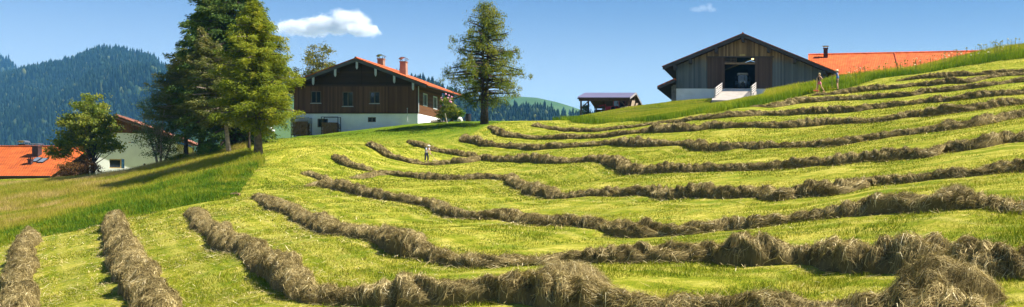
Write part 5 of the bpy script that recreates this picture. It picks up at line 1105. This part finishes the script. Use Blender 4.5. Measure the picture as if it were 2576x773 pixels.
def person(label, base, rz, J, shirt, shorts, hair, hat=None, sc_=1.0, sleeve=.55, legcut=.8, shoes=(.05,.04,.035)):
    """J: pose overrides; facing -Y, own right side at -X"""
    t_ = thing('person', label, 'person', base, rz)
    D = dict(pelvis=(0,0,.95), waist=(0,0,1.10), chest=(0,.01,1.30), neck=(0,0,1.47), skull=(0,-.015,1.58), crown=(0,-.01,1.68), nose=(0,-.125,1.585),
             sh_r=(-.19,0,1.41), el_r=(-.24,.03,1.13), wr_r=(-.22,-.12,.92), sh_l=(.19,0,1.41), el_l=(.24,.03,1.13), wr_l=(.22,-.12,.92),
             hip_r=(-.10,0,.90), kn_r=(-.11,-.02,.50), an_r=(-.11,.02,.09), toe_r=(-.12,-.15,.04), hip_l=(.10,0,.90), kn_l=(.11,-.02,.50), an_l=(.11,.02,.09), toe_l=(.12,-.15,.04))
    D.update(J); D = {k: np.array(v, float)*sc_ for k, v in D.items()}
    R = dict(pelvis=(.155,.12), waist=(.135,.10), chest=(.165,.115), neck=.055, skull=(.085,.10), crown=(.06,.07), nose=.016, sh_r=.062, el_r=.043, wr_r=.030, sh_l=.062, el_l=.043, wr_l=.030,
             hip_r=.092, kn_r=.060, an_r=.042, toe_r=.035, hip_l=.092, kn_l=.060, an_l=.042, toe_l=.035)
    E = [('pelvis','waist'),('waist','chest'),('chest','neck'),('neck','skull'),('skull','crown'),('skull','nose'),('chest','sh_r'),('sh_r','el_r'),('el_r','wr_r'),('chest','sh_l'),('sh_l','el_l'),('el_l','wr_l'),
         ('pelvis','hip_r'),('hip_r','kn_r'),('kn_r','an_r'),('an_r','toe_r'),('pelvis','hip_l'),('hip_l','kn_l'),('kn_l','an_l'),('an_l','toe_l')]
    for s in 'rl':   # palm, four fingers of unequal length and a thumb from the side of the palm, curled as round a handle
        w_, e_ = D['wr_'+s], D['el_'+s]; d = unit((w_-e_)[None])[0]; side = unit(np.cross(d, [0, 0, 1.])[None])[0]; dn = np.cross(side, d)
        D['palm_'+s] = w_+d*.075*sc_; R['palm_'+s] = (.034, .020); E.append(('wr_'+s, 'palm_'+s))
        for k, ln in enumerate((.066, .078, .072, .056)):
            a = D['palm_'+s]+d*.03*sc_+side*(k-1.5)*.021*sc_; b = a+(d*.55-dn*.6)*ln*.6*sc_; c = b-(dn*.7+d*.45)*ln*.5*sc_
            for n_1, p_, r_ in ((f'f{k}a_'+s, a, .010), (f'f{k}b_'+s, b, .009), (f'f{k}c_'+s, c, .008)): D[n_1] = p_; R[n_1] = r_
            E += [('palm_'+s, f'f{k}a_'+s), (f'f{k}a_'+s, f'f{k}b_'+s), (f'f{k}b_'+s, f'f{k}c_'+s)]
        a = w_+d*.03*sc_+side*.035*sc_; b = a+(d*.5+side*.4-dn*.5)*.05*sc_
        D['t0_'+s] = a; R['t0_'+s] = .012; D['t1_'+s] = b; R['t1_'+s] = .010; E += [('wr_'+s, 't0_'+s), ('t0_'+s, 't1_'+s)]
    R = {k: (tuple(x*sc_ for x in v) if hasattr(v, '__len__') else v*sc_) for k, v in R.items()}
    skinned('body', D, R, E, SKIN, t_, 'pelvis', 2)
    lerp = lambda a, b, f: D[a]+(D[b]-D[a])*f
    # upper garment
    J2 = dict(waist=lerp('pelvis', 'waist', .55), mid=D['waist'], chest=D['chest'], top=lerp('chest', 'neck', .72)); R2 = dict(waist=(.168,.135), mid=(.155,.122), chest=(.186,.138), top=(.085,.075))
    E2 = [('waist','mid'),('mid','chest'),('chest','top')]
    if sleeve > 0:
        for s in 'rl': J2['s'+s] = D['sh_'+s]; J2['c'+s] = lerp('sh_'+s, 'el_'+s, sleeve); R2['s'+s] = .082; R2['c'+s] = .066; E2 += [('chest','s'+s), ('s'+s,'c'+s)]
    R2 = {k: (tuple(x*sc_ for x in v) if hasattr(v, '__len__') else v*sc_) for k, v in R2.items()}
    skinned('shirt', J2, R2, E2, shirt, t_, 'mid', 2)
    J3 = dict(belt=lerp('pelvis', 'waist', .5), pel=D['pelvis']-np.array([0, 0, .03])*sc_); R3 = dict(belt=(.162,.13), pel=(.172,.14)); E3 = [('belt','pel')]
    for s in 'rl': J3['h'+s] = D['hip_'+s]; J3['k'+s] = lerp('hip_'+s, 'kn_'+s, min(legcut, 1)); R3['h'+s] = .108; R3['k'+s] = .088; E3 += [('pel','h'+s), ('h'+s,'k'+s)]
    if legcut > 1:
        for s in 'rl': J3['a'+s] = lerp('kn_'+s, 'an_'+s, legcut-1); R3['a'+s] = .068; E3.append(('k'+s, 'a'+s))
    R3 = {k: (tuple(x*sc_ for x in v) if hasattr(v, '__len__') else v*sc_) for k, v in R3.items()}
    skinned('trousers' if legcut > 1 else 'shorts', J3, R3, E3, shorts, t_, 'pel', 2)
    hd = D['skull']; up = unit((D['crown']-D['skull'])[None])[0]
    HM = simple('hair_%d' % int(hair[0]*100), hair, .8)
    hb = MB().blob(hd+np.array([0, .022, .035])*sc_, .122*sc_, 12, .02, 1.02)
    for i, v in enumerate(hb.v):   # hair cap leaves the face free
        if v[1] < hd[1]-.02*sc_ and v[2] < hd[2]+.06*sc_: hb.v[i] = (v[0]*.8+hd[0]*.2, hd[1]-.01*sc_, max(v[2], hd[2]+.0))
    hb.build('hair', HM, t_, True, True)
    EY = simple('eye_dark', (.02,.015,.012), .3)
    for s in (-1, 1): MB().blob(hd+np.array([s*.034, -.105, .025])*sc_, .012*sc_, 6, 0).build('eye', EY, t_, True, True)
    MB().box(hd[0]-.03*sc_, hd[0]+.03*sc_, hd[1]-.108*sc_, hd[1]-.098*sc_, hd[2]-.055*sc_, hd[2]-.043*sc_).build('mouth', simple('lips', (.30,.10,.08), .6), t_, False, True)
    for s in (-1, 1): MB().blob(hd+np.array([s*.092, .01, .0])*sc_, .026*sc_, 6, 0, 1.3).build('ear', SKIN, t_, True, True)
    if hat:
        kind, hm = hat; c = hd+np.array([0, .0, .085])*sc_
        if kind == 'straw': pr = [(.20, -.012), (.205, .0), (.135, .012), (.128, .07), (.10, .11), (.001, .12)]; MB().lathe(c, [(r*sc_, h*sc_) for r, h in pr], 16).build('hat', hm, t_, True, True)
        else:
            m = MB().lathe(c-np.array([0, 0, .02*sc_]), [(r*sc_, h*sc_) for r, h in [(.128, 0), (.132, .03), (.11, .085), (.06, .115), (.001, .122)]], 16)
            m.prism([(c[0]-.09*sc_, c[1]-.09*sc_), (c[0]-.06*sc_, c[1]-.21*sc_), (c[0]+.06*sc_, c[1]-.21*sc_), (c[0]+.09*sc_, c[1]-.09*sc_)], c[2]-.015*sc_, c[2]+.003*sc_, 'z'); m.build('cap', hm, t_, True, True)
    SH = simple('shoe_%d' % int(shoes[0]*1000), shoes, .7)
    for s in 'rl':
        a, b_ = D['an_'+s], D['toe_'+s]; skinned('shoe', dict(h=a+np.array([0, .03, -.045])*sc_, m=(a+b_)/2-np.array([0, 0, .015])*sc_, t=b_), dict(h=.048*sc_, m=(.052*sc_, .045*sc_), t=(.048*sc_, .034*sc_)), [('h','m'),('m','t')], SH, t_, 'm', 1)
    return t_
def rake(label, top, foot, col, side):
    t_ = thing('hay_rake', label, 'rake', foot, group='wooden rakes of the haymakers')
    top = np.array(top); foot = np.array(foot); MB().tube([foot, top], .019, 8).build('handle', simple('rake_handle', (.42,.28,.15), .6), t_)
    hm = simple('rake_head_%d' % int(col[0]*100), col, .6); s_ = np.array(side, float); MB().beam(foot-s_*.34, foot+s_*.34, .05, .04).build('rake_head', hm, t_)
    b = MB()
    for k in range(9): q = foot+s_*(-.32+.08*k); b.tube([q, q+np.array([0, -.02, -.10])], .008, 5)
    b.build('tines', hm, t_)
    d = foot+(top-foot)*.22; b = MB(); b.tube([d, foot-s_*.2], .010, 5); b.tube([d, foot+s_*.2], .010, 5); b.build('rake_brace', hm, t_)
# man with the straw hat: faces left, both hands on the top of an upright rake
bm = gp(2107, 99.2)
person('person in a pale hat, blue shirt and brown shorts leaning on an upright rake', bm, math.radians(-100),
       dict(chest=(0,.02,1.30), sh_r=(-.19,-.02,1.40), el_r=(-.17,-.26,1.30), wr_r=(-.07,-.44,1.27), sh_l=(.19,-.02,1.40), el_l=(.17,-.26,1.27), wr_l=(.05,-.44,1.22),
            skull=(0,-.06,1.57), crown=(0,-.07,1.67), nose=(0,-.17,1.56), neck=(0,-.02,1.47), kn_l=(.12,-.03,.5), an_l=(.14,.06,.09), toe_l=(.16,-.11,.04)),
       simple('blue_shirt', (.07,.16,.42), .8, 0, .12, 5), simple('brown_shorts', (.17,.125,.085), .85, 0, .15, 5), (.35,.30,.25), ('straw', simple('straw_hat', (.66,.55,.35), .8)), 1.04)
p = bm+np.array([-.53, -.10, 0]); rake('yellow-headed rake held upright by the person in the blue shirt', p+np.array([.0, .02, 1.36]), p+np.array([.05, -.05, .13]), (.62,.50,.04), (.92, -.39, 0))
# woman: dark top, pink shorts, long stride, rake slanting in front of her
bw = gp(2061, 98.6)
person('person in a black top and pink shorts striding with a red-headed rake', bw, math.radians(-58),
       dict(sh_r=(-.17,0,1.39), el_r=(-.26,.10,1.15), wr_r=(-.12,-.16,1.10), sh_l=(.17,0,1.39), el_l=(.30,.14,1.16), wr_l=(.14,-.12,1.02), hip_l=(.10,.02,.90), kn_l=(.15,.12,.50), an_l=(.19,.40,.14), toe_l=(.19,.28,.04),
            kn_r=(-.10,-.12,.50), an_r=(-.10,-.12,.09), toe_r=(-.11,-.29,.04)),
       simple('black_top', (.015,.014,.016), .8), simple('pink_shorts', (.62,.13,.25), .8), (.48,.36,.20), None, 1.0, 0, .55, (.30,.03,.04))
p = bw+np.array([-.22, -.30, 0]); rake('red-headed rake slanting in front of the person in pink shorts', p+np.array([.0, .05, 1.28]), p+np.array([-.06, -.18, .12]), (.55,.03,.06), (.85, .52, 0))
# stooping raker in mid field
bc = hit(1073, 413, 60); bc = gp(1072, bc[1]+1.8)
person('person in a white cap and pale blue shirt stooping over the hay in mid field', bc, math.radians(62),
       dict(waist=(0,-.05,1.08), chest=(0,-.17,1.26), neck=(0,-.27,1.40), skull=(0,-.35,1.49), crown=(0,-.38,1.59), nose=(0,-.46,1.47), sh_r=(-.19,-.20,1.35), el_r=(-.21,-.30,1.06), wr_r=(-.10,-.50,.93),
            sh_l=(.19,-.20,1.35), el_l=(.21,-.30,1.06), wr_l=(.08,-.48,.84), kn_l=(.12,-.14,.50), an_l=(.12,-.10,.09), toe_l=(.12,-.27,.04)),
       simple('pale_shirt', (.60,.68,.82), .8, 0, .06, 4), simple('navy_trousers', (.02,.025,.05), .85), (.30,.26,.22), ('cap', simple('white_cap', (.80,.80,.80), .7)), .80, .6, 1.85)
p = bc+np.array([.46, -.23, 0]); rake('plain wooden rake held by the person in the white cap', bc+np.array([.33, -.16, .82]), p+np.array([.45, -.25, .10]), (.40,.30,.18), (.48, .87, 0))
# ------------------------------------------------------------------ vehicles
RUB = simple('rubber', (.018,.018,.02), .85)
def tractor(label, base, rz, body, roofc, sc_=1.0, rimc=(.55,.52,.45), hood=None):
    """faces -Y in its own frame"""
    t_ = thing('tractor', label, 'tractor', base, rz); t_.scale = (sc_,)*3
    B_ = simple('paint_%d_%d' % (int(body[0]*100), int(body[2]*100)), body, .4); RM = simple('rim_paint', rimc, .5); R_ = simple('roof_paint_%d' % int(roofc[0]*100), roofc, .45); H_ = B_ if hood is None else simple('hood_paint_%d' % int(hood[0]*100), hood, .4)
    K = dict(local=True)
    MB().prism([(-.33, .78), (.33, .78), (.40, 1.0), (.36, 1.36), (.22, 1.46), (-.22, 1.46), (-.36, 1.36), (-.40, 1.0)], -2.15, -.55).build('hood', H_, t_, **K)
    MB().box(-.30, .30, -2.19, -2.14, .85, 1.3).build('grille', DARKM, t_, **K)
    lm = simple('lamp_glass', (.75,.77,.78), .2)
    for s in (-1, 1): MB().lathe((s*.24, -2.23, 1.22), [(.001, 0), (.09, .01), (.09, .09), (.001, .09)], 10, 'y').build('headlight', lm, t_, **K)
    MB().box(-.25, .25, -2.0, 1.0, .55, .86).box(-.32, .32, -2.28, -2.16, .55, .84).build('chassis', DARKM, t_, **K)
    b = MB()
    for s in (-1, 1):
        b.beam((s*.62, -.55, 1.05), (s*.60, -.48, 2.42), .07, .08, (0, 1, 0)).beam((s*.66, .85, 1.2), (s*.62, .80, 2.42), .07, .08, (0, 1, 0)).box(s*.62-.04, s*.62+.04, -.5, .85, 1.0, 1.1)
    b.box(-.6, .6, -.60, -.5, .9, 1.25).box(-.64, .64, .78, .86, .8, 1.25); cb = b.build('cab', B_, t_, **K)
    MB().box(-.58, .58, -.53, -.51, 1.26, 2.4).build('windscreen', glass(), cb, **K); MB().box(-.60, .60, .79, .81, 1.26, 2.4).build('rear_window', glass(), cb, **K)
    for s in (-1, 1): MB().box(s*.62-.01, s*.62+.01, -.46, .76, 1.12, 2.4).build('side_window', glass(), cb, **K)
    MB().prism([(-.74, 2.42), (.74, 2.42), (.76, 2.52), (.60, 2.64), (-.60, 2.64), (-.76, 2.52)], -.72, 1.0).build('cab_roof', R_, cb, **K)
    for s in (-1, 1): MB().box(s*.5-.12, s*.5+.12, -.76, -.73, 2.45, 2.56).build('work_light', lm, cb, **K)
    MB().tube([(.30, -1.1, 1.44), (.30, -1.1, 2.3)], .045, 8).build('exhaust', DARKM, t_, **K)
    for s in (-1, 1):
        for (cx_, yy, r_, wd) in ((.80, .45, .78, .44), (.72, -1.65, .50, .32)):
            x0 = s*cx_
            wl = MB().lathe((x0-wd/2, yy, r_), [(r_*.56, .0), (r_*.92, .0), (r_, .06), (r_, wd-.06), (r_*.92, wd), (r_*.56, wd), (r_*.56, 0)], 24, 'x').build('tyre', RUB, t_, **K)
            MB().lathe((x0-wd*.3, yy, r_), [(.001, 0), (r_*.3, 0), (r_*.57, -.04*0), (r_*.57, wd*.6), (r_*.3, wd*.55), (.001, wd*.6)], 16, 'x').build('rim', RM, wl, **K)
        pr = [(.45+.86*math.cos(t), .78+.86*math.sin(t)) for t in np.linspace(.15, math.pi-.35, 9)]; pr += [(.45+.81*math.cos(t), .78+.81*math.sin(t)) for t in np.linspace(math.pi-.35, .15, 9)]
        MB().prism(pr, s*.80-.25, s*.80+.25, 'x').build('fender', B_, t_, **K)
        MB().tube([(s*.66, -.55, 1.9), (s*.98, -.62, 2.0)], .018, 5).box(s*.98-.08, s*.98+.08, -.66, -.62, 1.85, 2.15).build('mirror', DARKM, t_, **K)
    return t_
tractor('blue-grey tractor with a pale roof parked nose out inside the barn', ((1867.5-CX)/F*160, 160.8, bz-.02), math.radians(3), (.10,.17,.24), (.62,.62,.60), 1.05, hood=(.22,.30,.38))
tractor('red tractor with a white cab roof and pale hood parked under the machine shed', (-25.0, 158.9, 11.72), math.radians(48), (.50,.025,.03), (.78,.76,.73), .92, (.75,.72,.68), (.72,.66,.60))
# red hay tedder left of the red tractor
td = thing('hay_tedder', 'red hay tedder with folded arms standing left of the red tractor', 'tedder', (-27.2, 157.6, 11.7)); RD = simple('red_paint', (.50,.025,.03), .45)
MB().beam((-27.9, 157.6, 12.15), (-26.2, 157.8, 12.3), .14, .14).beam((-26.6, 157.6, 12.2), (-26.9, 157.6, 13.35), .12, .12).beam((-26.9, 157.6, 13.3), (-27.8, 157.7, 13.1), .10, .10).build('frame', RD, td)
MB().prism([(-26.9, 12.15), (-26.15, 12.2), (-26.0, 13.05), (-26.75, 13.0)], 157.2, 157.5).build('guard', RD, td)
for xx in (-27.7, -26.4):
    w_ = MB().lathe((xx, 157.4, 12.02), [(.16, 0), (.30, .0), (.31, .03), (.31, .13), (.30, .16), (.16, .16), (.16, 0)], 16, 'y').build('tyre', RUB, td)
    MB().lathe((xx, 157.42, 12.02), [(.001, 0), (.17, 0), (.17, .1), (.001, .1)], 12, 'y').build('rim', RD, w_)
for k in range(5): MB().tube([(-27.9+.25*k, 157.5, 12.2), (-28.1+.28*k, 157.4, 11.85)], .015, 5).build('tine', DARKM, td)
# white car behind the left end of the farmhouse
cr = thing('parked_car', 'white car with red tail light mostly hidden behind the left end of the farmhouse', 'car', (-55.2, 124.5, float(gz(-55.2, 124.5)))); c0 = np.array(cr.location)
WP = simple('white_paint', (.72,.72,.73), .35, 0, .02)
K = dict(local=True)
MB().prism([(-.8, .35), (.8, .35), (.85, .6), (.83, .92), (.74, 1.0), (-.74, 1.0), (-.83, .92), (-.85, .6)], 0, 4.1).build('car_body', WP, cr, **K)
MB().prism([(.15, 1.001), (3.0, 1.001), (2.35, 1.52), (.55, 1.55)], -.68, .68, 'x').build('cabin', WP, cr, **K)
MB().add([(-.60, .19, 1.04), (.60, .19, 1.04), (.55, .50, 1.48), (-.55, .50, 1.48)], [(0, 1, 2, 3)]).build('rear_window', glass(), cr, **K)
for s in (-1, 1):
    MB().box(s*.72-.09, s*.72+.09, -.03, .02, .68, .95).build('tail_light', simple('red_lens', (.35,.012,.015), .3), cr, **K)
    MB().prism([(.7, 1.06), (2.7, 1.06), (2.3, 1.46), (.85, 1.46)], s*.69-.006, s*.69+.006, 'x').build('side_window', glass(), cr, **K)
    for yy in (.8, 3.2):
        w_ = MB().lathe((s*.74-.1, yy, .31), [(.18, 0), (.30, 0), (.31, .03), (.31, .17), (.30, .2), (.18, .2), (.18, 0)], 18, 'x').build('wheel', RUB, cr, **K); MB().lathe((s*.74-.08, yy, .31), [(.001, 0), (.19, 0), (.19, .16), (.001, .16)], 14, 'x').build('rim', simple('alloy', (.45,.45,.46), .35, .7), w_, **K)
MB().box(-.84, .84, -.06, .02, .32, .56).build('bumper', DARKM, cr, **K)
